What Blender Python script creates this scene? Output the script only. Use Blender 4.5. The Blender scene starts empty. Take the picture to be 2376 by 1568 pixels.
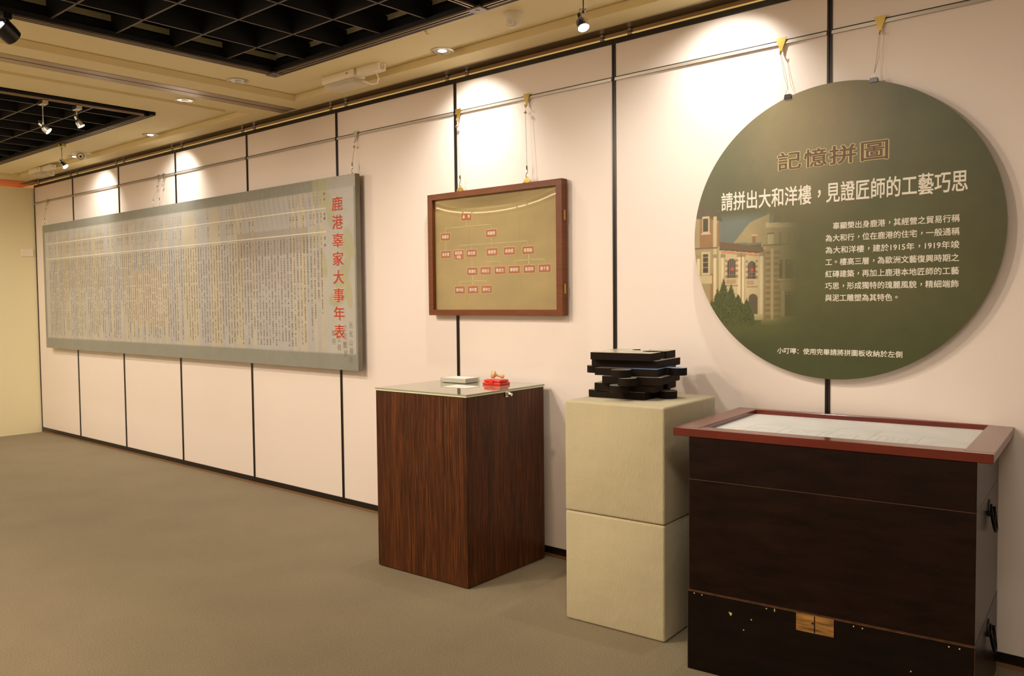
import bpy, bmesh, math, random
import numpy as np
from mathutils import Vector, Matrix

random.seed(7)
SC = bpy.context.scene
COL = SC.collection
PI = math.pi

# ------------------------------------------------------------------ camera
cam_d = bpy.data.cameras.new('camera')
cam = bpy.data.objects.new('camera', cam_d)
COL.objects.link(cam)
R_ = [[0.75248228, 0.65853204, -0.01029443],
      [0.02213002, -0.04090269, -0.99891803],
      [-0.6582406, 0.7514403, -0.04535188]]
M3 = Matrix(((R_[0][0], -R_[1][0], -R_[2][0]),
             (R_[0][1], -R_[1][1], -R_[2][1]),
             (R_[0][2], -R_[1][2], -R_[2][2])))
cam.matrix_world = Matrix.Translation((11.073, -3.889, 1.531)) @ M3.to_4x4()
cam_d.sensor_fit = 'HORIZONTAL'
cam_d.sensor_width = 36.0
cam_d.lens = 29.754
cam_d.clip_start = 0.05
SC.camera = cam

# ------------------------------------------------------------------ world, exposure
w = bpy.data.worlds.new('world'); SC.world = w; w.use_nodes = True
w.node_tree.nodes['Background'].inputs[0].default_value = (0.02, 0.017, 0.013, 1)
w.node_tree.nodes['Background'].inputs[1].default_value = 1.0
SC.view_settings.view_transform = 'Standard'
SC.view_settings.look = 'None'
SC.view_settings.gamma = 1.0
SC.view_settings.use_curve_mapping = False
SC.view_settings.exposure = -0.34

X0_LEFT = 0.14
WARM = (1.0, 0.855, 0.69)
HALO = (1.0, 0.97, 0.90)

def lamp(name, kind, loc, power, color, aim=None, **kw):
    d = bpy.data.lights.new(name, kind)
    d.energy = power; d.color = color
    for k, v in kw.items():
        setattr(d, k, v)
    o = bpy.data.objects.new(name, d); COL.objects.link(o)
    o.location = loc
    if aim is not None:
        o.rotation_euler = (Vector(aim) - Vector(loc)).to_track_quat('-Z', 'Y').to_euler()
    return o

# track spots of the room that stand outside the frame, aimed at the exhibits
for i, (lx, ly, ax, az, pw) in enumerate([
        (0.9, -2.0, 0.9, 1.0, 90), (2.2, -2.1, 2.0, 1.0, 95), (3.6, -2.2, 3.3, 1.0, 100), (4.9, -2.3, 4.8, 1.0, 105),
        (6.1, -2.4, 6.6, 1.1, 120), (7.0, -2.5, 8.0, 1.0, 125), (8.0, -2.3, 9.2, 0.8, 120), (9.0, -2.4, 10.4, 1.0, 80)]):
    lamp('track_spot_light', 'SPOT', (lx, ly, 2.93), pw * .88, WARM, (ax, 0, az),
         spot_size=math.radians(84), spot_blend=1.0, shadow_soft_size=0.06)
lamp('track_spot_light', 'SPOT', (2.6, -2.6, 2.93), 60, (1.0, 0.88, 0.62), (X0_LEFT, -0.9, 1.0), spot_size=math.radians(84), spot_blend=1.0, shadow_soft_size=0.06)
# unseen area lights added under the ceiling to fill floor and top surfaces
for (lx, ly, pw) in [(2.6, -3.4, 115), (6.6, -3.4, 115), (11.0, -3.2, 60)]:
    lamp('ceiling_fill_light', 'AREA', (lx, ly, 2.95), pw, (1.0, 0.885, 0.74), (lx, ly, 0),
         shape='RECTANGLE', size=1.2, size_y=0.6)
# fluorescent battens in the next gallery, behind the hanging partition
lamp('next_gallery_light', 'AREA', (6.8, 0.15, 2.62), 26, (1.0, 0.72, 0.34), (6.8, 0.15, 3.2),
     shape='RECTANGLE', size=14.0, size_y=0.05)
lamp('next_gallery_light', 'AREA', (-0.8, -1.2, 2.55), 14, (1.0, 0.50, 0.18), (-0.8, -1.2, 3.2),
     shape='RECTANGLE', size=0.8, size_y=2.6)

# ------------------------------------------------------------------ helpers
def lin(c):
    c = c / 255.0
    return c / 12.92 if c <= 0.04045 else ((c + 0.055) / 1.055) ** 2.4
def S(r, g, b): return (lin(r), lin(g), lin(b), 1.0)

def mat(name, col, rough=0.5, metal=0.0, spec=0.5, emit=None, estr=0.0, noise=None, bump=None, coat=0.0):
    """noise=(scale, amount, stretch xyz); bump=(scale, strength, distance)"""
    m = bpy.data.materials.new(name); m.use_nodes = True
    nt = m.node_tree; b = nt.nodes['Principled BSDF']
    b.inputs['Base Color'].default_value = col
    b.inputs['Roughness'].default_value = rough
    b.inputs['Metallic'].default_value = metal
    b.inputs['Specular IOR Level'].default_value = spec
    b.inputs['Coat Weight'].default_value = coat
    if emit is not None:
        b.inputs['Emission Color'].default_value = emit
        b.inputs['Emission Strength'].default_value = estr
    tc = None
    if noise or bump:
        tc = nt.nodes.new('ShaderNodeTexCoord')
    if noise:
        sc, amt, st = noise
        mp = nt.nodes.new('ShaderNodeMapping'); mp.inputs['Scale'].default_value = st
        n = nt.nodes.new('ShaderNodeTexNoise'); n.inputs['Scale'].default_value = sc
        n.inputs['Detail'].default_value = 5
        r = nt.nodes.new('ShaderNodeMapRange')
        r.inputs['From Min'].default_value = 0.3; r.inputs['From Max'].default_value = 0.7
        r.inputs['To Min'].default_value = 1 - amt; r.inputs['To Max'].default_value = 1 + amt
        mx = nt.nodes.new('ShaderNodeVectorMath'); mx.operation = 'SCALE'
        mx.inputs[0].default_value = col[:3]
        nt.links.new(tc.outputs['Object'], mp.inputs[0]); nt.links.new(mp.outputs[0], n.inputs['Vector'])
        nt.links.new(n.outputs[0], r.inputs[0]); nt.links.new(r.outputs[0], mx.inputs['Scale'])
        nt.links.new(mx.outputs[0], b.inputs['Base Color'])
    if bump:
        sc, st, dist = bump
        n = nt.nodes.new('ShaderNodeTexNoise'); n.inputs['Scale'].default_value = sc
        n.inputs['Detail'].default_value = 3
        bp = nt.nodes.new('ShaderNodeBump'); bp.inputs['Strength'].default_value = st
        bp.inputs['Distance'].default_value = dist
        nt.links.new(tc.outputs['Object'], n.inputs['Vector'])
        nt.links.new(n.outputs[0], bp.inputs['Height']); nt.links.new(bp.outputs[0], b.inputs['Normal'])
    return m

def vmat(name, rough, spec=0.5, grain=0.0, bump=None, coat=0.0, mottled=0.0):
    """base colour from the vertex-colour print 'Col'"""
    m = mat(name, (1, 1, 1, 1), rough, spec=spec, bump=bump, coat=coat)
    nt = m.node_tree; b = nt.nodes['Principled BSDF']
    a = nt.nodes.new('ShaderNodeVertexColor'); a.layer_name = 'Col'
    if mottled:
        tc = nt.nodes.new('ShaderNodeTexCoord')
        n = nt.nodes.new('ShaderNodeTexNoise'); n.inputs['Scale'].default_value = 6
        n.inputs['Detail'].default_value = 8; n.inputs['Roughness'].default_value = 0.65
        r = nt.nodes.new('ShaderNodeMapRange')
        r.inputs['From Min'].default_value = 0.3; r.inputs['From Max'].default_value = 0.7
        r.inputs['To Min'].default_value = 1 - mottled; r.inputs['To Max'].default_value = 1 + mottled
        mx = nt.nodes.new('ShaderNodeVectorMath'); mx.operation = 'SCALE'
        nt.links.new(tc.outputs['Object'], n.inputs['Vector']); nt.links.new(n.outputs[0], r.inputs[0])
        nt.links.new(a.outputs[0], mx.inputs[0]); nt.links.new(r.outputs[0], mx.inputs['Scale'])
        nt.links.new(mx.outputs[0], b.inputs['Base Color'])
    else:
        nt.links.new(a.outputs[0], b.inputs['Base Color'])
    return m

def tag(o, label=None, cat=None, group=None, kind=None):
    if label: o['label'] = label
    if cat: o['category'] = cat
    if group: o['group'] = group
    if kind: o['kind'] = kind
    return o

def empty(name, loc=(0, 0, 0), rz=0.0):
    o = bpy.data.objects.new(name, None); COL.objects.link(o)
    o.location = loc; o.rotation_euler = (0, 0, rz); o.empty_display_size = 0.05
    return o

class MB:
    def __init__(s): s.bm = bmesh.new()
    def box(s, x0, x1, y0, y1, z0, z1, bev=0.0, seg=2):
        r = bmesh.ops.create_cube(s.bm, size=1.0)
        for v in r['verts']:
            v.co = Vector(((v.co.x + .5) * (x1 - x0) + x0, (v.co.y + .5) * (y1 - y0) + y0, (v.co.z + .5) * (z1 - z0) + z0))
        if bev:
            es = list({e for v in r['verts'] for e in v.link_edges})
            bmesh.ops.bevel(s.bm, geom=es, offset=bev, segments=seg, affect='EDGES', profile=0.5)
        return s
    def cyl(s, p0, p1, r0, r1=None, n=16, cap=True):
        p0, p1 = Vector(p0), Vector(p1); r1 = r0 if r1 is None else r1
        d = p1 - p0
        m = Matrix.Translation((p0 + p1) / 2) @ d.to_track_quat('Z', 'Y').to_matrix().to_4x4()
        bmesh.ops.create_cone(s.bm, cap_ends=cap, segments=n, radius1=r0, radius2=r1, depth=d.length, matrix=m)
        return s
    def tube(s, pts, r, n=8):
        pts = [Vector(p) for p in pts]; rings = []
        for i, p in enumerate(pts):
            t = (pts[min(i + 1, len(pts) - 1)] - pts[max(i - 1, 0)]).normalized()
            q = t.to_track_quat('Z', 'Y')
            rings.append([s.bm.verts.new(p + q @ Vector((r * math.cos(a), r * math.sin(a), 0)))
                          for a in [2 * PI * k / n for k in range(n)]])
        for a, b in zip(rings, rings[1:]):
            for k in range(n):
                s.bm.faces.new((a[k], a[(k + 1) % n], b[(k + 1) % n], b[k]))
        s.bm.faces.new(rings[0][::-1]); s.bm.faces.new(rings[-1])
        return s
    def lathe(s, prof, origin=(0, 0, 0), axis=(0, 0, 1), n=24, ring=False):
        if ring: prof = list(prof) + [prof[0]]
        q = Vector(axis).to_track_quat('Z', 'Y'); o = Vector(origin); rings = []
        for (r, h) in prof:
            r = max(r, 1e-5)
            rings.append([s.bm.verts.new(o + q @ Vector((r * math.cos(2 * PI * k / n), r * math.sin(2 * PI * k / n), h))) for k in range(n)])
        for a, b in zip(rings, rings[1:]):
            for k in range(n):
                s.bm.faces.new((a[k], a[(k + 1) % n], b[(k + 1) % n], b[k]))
        if not ring: s.bm.faces.new(rings[0][::-1]); s.bm.faces.new(rings[-1])
        return s
    def prism(s, poly, z0, z1, axis='z'):
        def P(a, b, c): return Vector((a, b, c)) if axis == 'z' else Vector((a, c, b))
        lo = [s.bm.verts.new(P(x, y, z0)) for x, y in poly]
        hi = [s.bm.verts.new(P(x, y, z1)) for x, y in poly]
        n = len(poly)
        s.bm.faces.new(lo[::-1]); s.bm.faces.new(hi)
        for k in range(n):
            s.bm.faces.new((lo[k], lo[(k + 1) % n], hi[(k + 1) % n], hi[k]))
        return s
    def build(s, name, m, parent=None, smooth=False, loc=None):
        bmesh.ops.recalc_face_normals(s.bm, faces=s.bm.faces)
        me = bpy.data.meshes.new(name); s.bm.to_mesh(me); s.bm.free()
        o = bpy.data.objects.new(name, me); COL.objects.link(o)
        for q in (m if isinstance(m, (list, tuple)) else [m]): me.materials.append(q)
        if parent: o.parent = parent
        if loc: o.location = loc
        if smooth:
            me.shade_smooth()
            try: me.set_sharp_from_angle(angle=math.radians(40))
            except Exception: pass
        return o

def rawmesh(name, verts, faces, m, parent=None, colors=None, smooth=False):
    me = bpy.data.meshes.new(name)
    if isinstance(faces, np.ndarray):
        nf, k = faces.shape
        me.vertices.add(len(verts)); me.vertices.foreach_set('co', np.asarray(verts, np.float32).ravel())
        me.loops.add(nf * k); me.loops.foreach_set('vertex_index', faces.astype(np.int32).ravel())
        me.polygons.add(nf); me.polygons.foreach_set('loop_start', np.arange(0, nf * k, k, dtype=np.int32))
        me.update(calc_edges=True)
    else:
        me.from_pydata([tuple(v) for v in verts], [], faces)
    if colors is not None:
        ca = me.color_attributes.new('Col', 'FLOAT_COLOR', 'POINT')
        ca.data.foreach_set('color', np.asarray(colors, np.float32).ravel())
    me.materials.append(m)
    if smooth: me.shade_smooth()
    o = bpy.data.objects.new(name, me); COL.objects.link(o)
    if parent: o.parent = parent
    return o

# ---- lettering
_gc = {}
def glyph(ch, off=0.0, res=2):
    k = (ch, off, res)
    if k not in _gc:
        c = bpy.data.curves.new('g', 'FONT'); c.body = ch; c.resolution_u = res; c.offset = off
        o = bpy.data.objects.new('g', c); COL.objects.link(o)
        dg = bpy.context.evaluated_depsgraph_get()
        me = bpy.data.meshes.new_from_object(o.evaluated_get(dg))
        vs = np.array([v.co[:2] for v in me.vertices]).reshape(-1, 2); fs = [tuple(p.vertices) for p in me.polygons]
        bpy.data.objects.remove(o); bpy.data.curves.remove(c); bpy.data.meshes.remove(me)
        _gc[k] = (vs, fs)
    return _gc[k]
class Letters:
    """flat lettering in the x-z plane, facing -y"""
    def __init__(s): s.v = []; s.f = []; s.n = 0
    def put(s, ch, cx, cz, w, h, off=0.0, res=2, fit=False):
        """off: stroke emboldening in em, by overprinting shifted copies"""
        vs, fs = glyph(ch, 0.0, res)
        if len(vs) == 0: return
        if fit:
            lo, hi = vs.min(0), vs.max(0); c = (lo + hi) / 2; e = np.maximum(hi - lo, 1e-4)
            q = (vs - c) / e * [w, h]
        else:
            q = (vs - [0.5, 0.38]) * [w, h]
            if ch in '，。': q = q + [0.30 * w, 0.30 * h]
        if off <= 0: sh = [(0, 0)]
        elif off < .03: sh = [(off, off), (-off, off), (off, -off), (-off, -off)]
        else: sh = [(off * math.cos(a), off * math.sin(a)) for a in [2 * PI * k / 12 for k in range(12)]] + [(off * .5 * math.cos(a), off * .5 * math.sin(a)) for a in [PI * k / 2 for k in range(4)]]
        for k, (dx, dz) in enumerate(sh):
            p = q + [cx + dx * w, cz + dz * h]
            s.v.append(np.c_[p[:, 0], np.full(len(p), -4e-5 * k), p[:, 1]]); s.f += [tuple(i + s.n for i in f) for f in fs]; s.n += len(vs)
    def row(s, txt, x0, x1, zc, h, off=0.0, res=2):
        """one row of full-width characters between x0 and x1 (cell edges), centre height zc, cell height h"""
        n = sum(0.5 if c in '0159' else 1 for c in txt); cw = (x1 - x0) / n; x = x0
        for c in txt:
            if c in '0159':
                s.put(c, x + cw * .25 + cw * 0.22, zc + h * 0.02, cw, h, off, res); x += cw / 2
            else:
                s.put(c, x + cw / 2, zc, cw, h, off, res); x += cw
    def build(s, name, m, y, parent, depth=0.0):
        V = np.concatenate(s.v) + [0, y, 0]
        o = rawmesh(name, V, s.f, m, parent); o['kind'] = 'stuff'
        return o

# ------------------------------------------------------------------ materials
M = {}
M['panel'] = mat('white_laminate', S(238, 224, 214), 0.38, noise=(1.3, 0.012, (1, 1, 1)))
M['cream'] = mat('cream_paint', S(240, 229, 188), 0.6)
M['ceil'] = mat('ceiling_paint', S(238, 222, 174), 0.65)
M['black_metal'] = mat('black_aluminium', S(34, 26, 22), 0.32, 0.3)
M['brown_alu'] = mat('bronze_aluminium', S(160, 138, 112), 0.33, 0.7)
M['dark_slot'] = mat('dark_slot', S(20, 14, 10), 0.8)
M['rail'] = mat('rail_aluminium', S(205, 196, 182), 0.3, 0.6)
M['steel'] = mat('brushed_steel', S(200, 198, 192), 0.25, 0.95)
M['chrome'] = mat('chrome', S(225, 222, 215), 0.12, 1.0)
M['connector'] = mat('dark_zinc', S(104, 92, 78), 0.4, 0.5)
M['kick'] = mat('tan_seal', S(128, 92, 58), 0.6)
M['louver'] = mat('louver_black', S(15, 13, 12), 0.6)
M['blade_lit_edge'] = mat('louver_lit_edge', S(84, 70, 58), 0.45)
M['plenum'] = mat('plenum_black', S(6, 6, 6), 0.95)
M['strip'] = mat('plenum_plaster', S(205, 196, 150), 0.8)
M['orange'] = mat('orange_timber', S(214, 120, 58), 0.5, noise=(3, 0.15, (1, 8, 1)))
M['white_plastic'] = mat('white_plastic', S(246, 236, 214), 0.4)
M['brass'] = mat('brass', S(204, 172, 92), 0.28, 0.9)
M['silver_hook'] = mat('silver_hook', S(205, 200, 190), 0.3, 0.9)
M['wire'] = mat('wire', S(160, 150, 135), 0.4, 0.5)
M['black_clip'] = mat('black_clip', S(24, 22, 22), 0.3)
M['foam_black'] = mat('black_foam_edge', S(32, 23, 16), 0.7, spec=0.12, bump=(60, 0.1, 0.002))
M['frame_wood'] = mat('reddish_frame_wood', S(112, 62, 32), 0.38, spec=0.3, noise=(6, 0.18, (1, 1, 9)))
M['lacquer'] = mat('red_lacquer', S(104, 36, 20), 0.22, spec=0.35, noise=(4, 0.18, (1, 8, 3)), coat=0.3)
M['chest'] = mat('dark_brown_paint', S(29, 15, 10), 0.26, spec=0.22, noise=(5, 0.45, (1, 1, 4)))
M['crate'] = mat('black_brown_paint', S(22, 13, 9), 0.3, spec=0.2, noise=(5, 0.4, (1, 1, 5)))
M['bare_edge'] = mat('bare_wood_edge', S(98, 60, 32), 0.6, noise=(30, 0.5, (1, 1, 1)))
M['bare_wood'] = mat('bare_wood', S(146, 104, 46), 0.6, noise=(9, 0.75, (1, 1, 9)))
M['iron'] = mat('black_iron', S(22, 19, 17), 0.38, 0.7)
M['white_board'] = mat('white_board', S(226, 226, 222), 0.5, noise=(8, 0.05, (1, 1, 1)))
M['engrave'] = mat('engraved_line', S(202, 202, 196), 0.6)
M['paper'] = mat('white_paper', S(240, 236, 228), 0.6)
M['red_plastic'] = mat('red_plastic', S(214, 40, 18), 0.22)
M['stamp_wood'] = mat('stamp_wood', S(226, 192, 138), 0.45)
M['lamp_disc'] = mat('lamp_disc', (1, 1, 1, 1), 0.5, emit=(1.0, 0.96, 0.88, 1), estr=14)
M['lamp_disc_cool'] = mat('lamp_disc_cool', (1, 1, 1, 1), 0.5, emit=(0.86, 1.0, 0.97, 1), estr=14)
M['tube'] = mat('fluorescent_tube', (1, 1, 1, 1), 0.5, emit=(1.0, 0.80, 0.50, 1), estr=16)
M['t_white'] = mat('print_white', S(238, 230, 212), 0.5)
M['t_brown'] = mat('print_brown', S(104, 68, 42), 0.5)
M['t_glow'] = mat('print_glow', S(200, 190, 134), 0.5)
M['t_red'] = mat('print_red', S(176, 58, 28), 0.45)
M['t_halo'] = mat('print_halo', S(232, 220, 200), 0.45)
M['t_small'] = mat('print_small', S(112, 92, 74), 0.45)
M['t_script'] = mat('print_script', S(132, 120, 100), 0.45)
M['t_line'] = mat('print_line', S(214, 206, 188), 0.45)
M['tree_print'] = mat('tree_print', S(172, 150, 100), 0.6, noise=(2.2, 0.13, (1, 1, 2)))
M['tree_box'] = mat('tree_box', S(176, 100, 62), 0.6, noise=(9, 0.06, (1, 1, 1)))
M['tree_line'] = mat('tree_line', S(206, 190, 140), 0.6)
M['diffuser'] = mat('frosted_diffuser', S(236, 228, 210), 0.3); M['diffuser'].node_tree.nodes['Principled BSDF'].inputs['Alpha'].default_value = 0.42
M['lens'] = mat('black_lens', S(20, 18, 16), 0.1)
M['yellow'] = mat('yellow_sticker', S(220, 190, 20), 0.5)
M['red_led'] = mat('red_led', S(190, 20, 20), 0.4)

# carpet
def carpet():
    m = bpy.data.materials.new('carpet'); m.use_nodes = True; nt = m.node_tree; b = nt.nodes['Principled BSDF']
    b.inputs['Roughness'].default_value = 0.95; b.inputs['Specular IOR Level'].default_value = 0.1
    b.inputs['Sheen Weight'].default_value = 0.15
    tc = nt.nodes.new('ShaderNodeTexCoord')
    n1 = nt.nodes.new('ShaderNodeTexNoise'); n1.inputs['Scale'].default_value = 190; n1.inputs['Detail'].default_value = 3
    n2 = nt.nodes.new('ShaderNodeTexNoise'); n2.inputs['Scale'].default_value = 2.2; n2.inputs['Detail'].default_value = 4
    cr = nt.nodes.new('ShaderNodeValToRGB')
    cr.color_ramp.elements[0].position = .30; cr.color_ramp.elements[0].color = S(106, 93, 69)
    cr.color_ramp.elements[1].position = .70; cr.color_ramp.elements[1].color = S(152, 136, 106)
    r = nt.nodes.new('ShaderNodeMapRange'); r.inputs['From Min'].default_value = .3; r.inputs['From Max'].default_value = .7
    r.inputs['To Min'].default_value = .93; r.inputs['To Max'].default_value = 1.05
    mx = nt.nodes.new('ShaderNodeVectorMath'); mx.operation = 'SCALE'
    bp = nt.nodes.new('ShaderNodeBump'); bp.inputs['Strength'].default_value = .5; bp.inputs['Distance'].default_value = .004
    for n in (n1, n2): nt.links.new(tc.outputs['Object'], n.inputs['Vector'])
    nt.links.new(n1.outputs[0], cr.inputs[0]); nt.links.new(n2.outputs[0], r.inputs[0])
    nt.links.new(cr.outputs[0], mx.inputs[0]); nt.links.new(r.outputs[0], mx.inputs['Scale'])
    nt.links.new(mx.outputs[0], b.inputs['Base Color'])
    nt.links.new(n1.outputs[0], bp.inputs['Height']); nt.links.new(bp.outputs[0], b.inputs['Normal'])
    return m
M['carpet'] = carpet()

def zebrano():
    m = bpy.data.materials.new('striped_veneer'); m.use_nodes = True; nt = m.node_tree; b = nt.nodes['Principled BSDF']
    b.inputs['Roughness'].default_value = 0.36; b.inputs['Specular IOR Level'].default_value = 0.22
    tc = nt.nodes.new('ShaderNodeTexCoord')
    mp = nt.nodes.new('ShaderNodeMapping'); mp.inputs['Scale'].default_value = (1, 1, 0.018)
    wv = nt.nodes.new('ShaderNodeTexNoise'); wv.inputs['Scale'].default_value = 1.6; wv.inputs['Detail'].default_value = 2
    add = nt.nodes.new('ShaderNodeVectorMath'); add.operation = 'MULTIPLY_ADD'
    add.inputs[1].default_value = (0.035, 0.035, 0.0)
    n = nt.nodes.new('ShaderNodeTexNoise'); n.inputs['Scale'].default_value = 190; n.inputs['Detail'].default_value = 3
    n.inputs['Roughness'].default_value = 0.6
    n3 = nt.nodes.new('ShaderNodeTexNoise'); n3.inputs['Scale'].default_value = 9; n3.inputs['Detail'].default_value = 2
    cr = nt.nodes.new('ShaderNodeValToRGB'); e = cr.color_ramp.elements
    e[0].position = .34; e[0].color = S(50, 25, 12); e[1].position = .72; e[1].color = S(118, 64, 28)
    k = cr.color_ramp.elements.new(.50); k.color = S(74, 40, 19)
    sm = nt.nodes.new('ShaderNodeMath'); sm.operation = 'MULTIPLY_ADD'; sm.inputs[1].default_value = 0.28
    sb = nt.nodes.new('ShaderNodeMath'); sb.operation = 'SUBTRACT'; sb.inputs[1].default_value = 0.14
    nt.links.new(tc.outputs['Object'], wv.inputs['Vector'])
    nt.links.new(wv.outputs['Color'], add.inputs[0]); nt.links.new(tc.outputs['Object'], add.inputs[2])
    nt.links.new(add.outputs[0], mp.inputs[0]); nt.links.new(mp.outputs[0], n.inputs['Vector']); nt.links.new(mp.outputs[0], n3.inputs['Vector'])
    nt.links.new(n3.outputs[0], sm.inputs[0]); nt.links.new(n.outputs[0], sb.inputs[0]); nt.links.new(sb.outputs[0], sm.inputs[2])
    nt.links.new(sm.outputs[0], cr.inputs[0]); nt.links.new(cr.outputs[0], b.inputs['Base Color'])
    return m
M['veneer'] = zebrano()

def fabric():
    m = mat('beige_carpet_cloth', S(196, 183, 147), 0.9, spec=0.15, noise=(3, 0.07, (1, 1, 1)))
    nt = m.node_tree; b = nt.nodes['Principled BSDF']
    tc = nt.nodes.new('ShaderNodeTexCoord')
    mp = nt.nodes.new('ShaderNodeMapping'); mp.inputs['Scale'].default_value = (1, 1, .25)
    n = nt.nodes.new('ShaderNodeTexNoise'); n.inputs['Scale'].default_value = 160; n.inputs['Detail'].default_value = 2
    n2 = nt.nodes.new('ShaderNodeTexNoise'); n2.inputs['Scale'].default_value = 12; n2.inputs['Detail'].default_value = 3
    b1 = nt.nodes.new('ShaderNodeBump'); b1.inputs['Strength'].default_value = .35; b1.inputs['Distance'].default_value = .004
    b2 = nt.nodes.new('ShaderNodeBump'); b2.inputs['Strength'].default_value = .35; b2.inputs['Distance'].default_value = .01
    nt.links.new(tc.outputs['Object'], mp.inputs[0]); nt.links.new(mp.outputs[0], n.inputs['Vector']); nt.links.new(tc.outputs['Object'], n2.inputs['Vector'])
    nt.links.new(n.outputs[0], b1.inputs['Height']); nt.links.new(n2.outputs[0], b2.inputs['Height'])
    nt.links.new(b1.outputs[0], b2.inputs['Normal']); nt.links.new(b2.outputs[0], b.inputs['Normal'])
    b.inputs['Sheen Weight'].default_value = 0.3
    return m
M['fabric'] = fabric()

def thin_glass(name, tint, ior=1.45, rough=0.0, body=0.0):
    m = bpy.data.materials.new(name); m.use_nodes = True; nt = m.node_tree
    nt.nodes.clear()
    o = nt.nodes.new('ShaderNodeOutputMaterial'); t = nt.nodes.new('ShaderNodeBsdfTransparent'); t.inputs[0].default_value = tint
    g = nt.nodes.new('ShaderNodeBsdfGlossy'); g.inputs['Roughness'].default_value = rough
    f = nt.nodes.new('ShaderNodeFresnel'); f.inputs[0].default_value = ior
    ge = nt.nodes.new('ShaderNodeNewGeometry'); mr = nt.nodes.new('ShaderNodeMapRange')   # same reflectance from both faces
    mr.inputs['To Min'].default_value = ior; mr.inputs['To Max'].default_value = 1 / ior
    nt.links.new(ge.outputs['Backfacing'], mr.inputs[0]); nt.links.new(mr.outputs[0], f.inputs[0])
    x = nt.nodes.new('ShaderNodeMixShader')
    nt.links.new(f.outputs[0], x.inputs[0]); nt.links.new(t.outputs[0], x.inputs[1]); nt.links.new(g.outputs[0], x.inputs[2])
    nt.links.new(x.outputs[0], o.inputs[0])
    return m
M['acrylic'] = thin_glass('clear_acrylic', (0.96, 0.96, 0.94, 1), 1.5)
M['tray_acrylic'] = thin_glass('tray_acrylic', (0.93, 0.93, 0.90, 1), 1.5, 0.05)
M['glass_top'] = mat('greenish_glass_top', S(142, 144, 122), 0.045, spec=0.9, coat=0.4)
M['glass_edge'] = mat('glass_edge', S(214, 216, 180), 0.25)

# ------------------------------------------------------------------ SETTING
X0, X1, YB = 0.14, 14.2, -5.0
ZB = 3.0       # flat ceiling fields
floor = MB().box(-2.0, X1, YB - .3, 1.6, -0.06, 0.0).build('floor', M['carpet']); tag(floor, kind='structure')

# --- ceiling: frame soffits, recessed shadow ring, flat fields, track channels, openings
ceil = empty('ceiling'); tag(ceil, kind='structure')
TX = 5.50                     # cross track
OP1 = (6.33, X1, -4.4, -0.74) # louvred opening near the camera
OP2 = (0.95, 4.66, -4.4, -0.74)
def field(name, x0, x1, y0, y1, z, hole, m=M['ceil'], h=0.03):
    a = MB(); hx0, hx1, hy0, hy1 = hole
    a.box(x0, x1, hy1, y1, z, z + h); a.box(x0, x1, y0, hy0, z, z + h)
    if hx0 > x0: a.box(x0, hx0, hy0, hy1, z, z + h)
    if hx1 < x1: a.box(hx1, x1, hy0, hy1, z, z + h)
    return a.build(name, m, ceil)
field('ceiling_field', 5.93, X1, YB, -0.36, ZB, OP1)
field('ceiling_field', 0.55, 5.06, YB, -0.36, ZB, OP2)
# ring behind the fields (slightly higher, makes the shadow band)
MB().box(X0 - .1, X1, -0.50, -0.05, 3.032, 3.05).box(4.9, 6.1, YB, -0.5, 3.032, 3.05).box(X0 - .1, 0.7, YB, -.5, 3.032, 3.05).build('ceiling_recess', M['ceil'], ceil)
# lower soffits beside the tracks
MB().box(5.60, X1, -0.235, -0.075, 2.985, 3.03).box(5.60, 5.80, YB, -0.235, 2.985, 3.03).build('ceiling_soffit', M['ceil'], ceil)
MB().box(X0, 5.40, -0.235, -0.075, 2.985, 3.03).box(5.20, 5.40, YB, -0.235, 2.985, 3.03).box(X0, .4, YB, -.235, 2.985, 3.03).build('ceiling_soffit', M['ceil'], ceil)
# partition tracks: two bronze strips with a dark slot between
MB().box(X0 - .3, X1, -0.072, 0.018, 2.984, 3.03).build('partition_track', M['brown_alu'], ceil)
MB().box(X0 - .3, X1, 0.030, 0.088, 2.984, 3.03).build('partition_track', mat('rear_track', S(104, 74, 48), 0.6), ceil)
MB().box(X0 - .3, X1, -0.079, -0.072, 2.980, 3.03).build('track_edge_bead', M['rail'], ceil)
MB().box(5.405, 5.493, YB, -0.072, 2.984, 3.03).build('partition_track', M['brown_alu'], ceil)
MB().box(5.507, 5.595, YB, -0.072, 2.984, 3.03).build('partition_track', M['brown_alu'], ceil)
MB().box(X0 - .3, X1, 0.0, 0.05, 3.02, 3.06).box(5.47, 5.53, YB, 0, 3.02, 3.06).build('track_slot', M['dark_slot'], ceil)
MB().box(-2.0, X1, 0.088, 1.6, 2.984, 3.03).build('ceiling_field', M['ceil'], ceil)
MB().box(-2.0, X0, YB, 0.12, 2.985, 3.03).build('ceiling_field', M['orange'], ceil)
MB().box(-2.0, X1, YB - .3, 1.6, 3.70, 3.75).build('ceiling_slab', M['plenum'], ceil)

# --- the louvred openings
def opening(op, xs, cross):
    x0, x1, y0, y1 = op
    a = MB()   # black upstand around the opening
    a.box(x0 - .02, x0, y0, y1, 3.0, 3.7).box(x0 - .02, x1 + .02, y1, y1 + .02, 3.0, 3.7).box(x0 - .02, x1 + .02, y0 - .02, y0, 3.0, 3.7)
    a.box(x1, x1 + .02, y0, y1, 3.0, 3.7)
    a.build('plenum_side', M['plenum'], ceil)
    # plaster strip left unpainted above the black edge
    MB().box(x0, x0 + .003, y0, y1, 3.075, 3.108).box(x0, x1, y1 - .003, y1, 3.085, 3.115).build('plaster_strip', M['strip'], ceil)
    # black edge profiles with lighting track
    for (a0, a1, b0, b1) in [(x0 - .02, x0 + .012, y0, y1), (x0 - .02, x1, y1 - .012, y1 + .02)]:
        MB().box(a0, a1, b0, b1, 2.978, 3.062).build('opening_edge', M['louver'], ceil)
    return a
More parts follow.
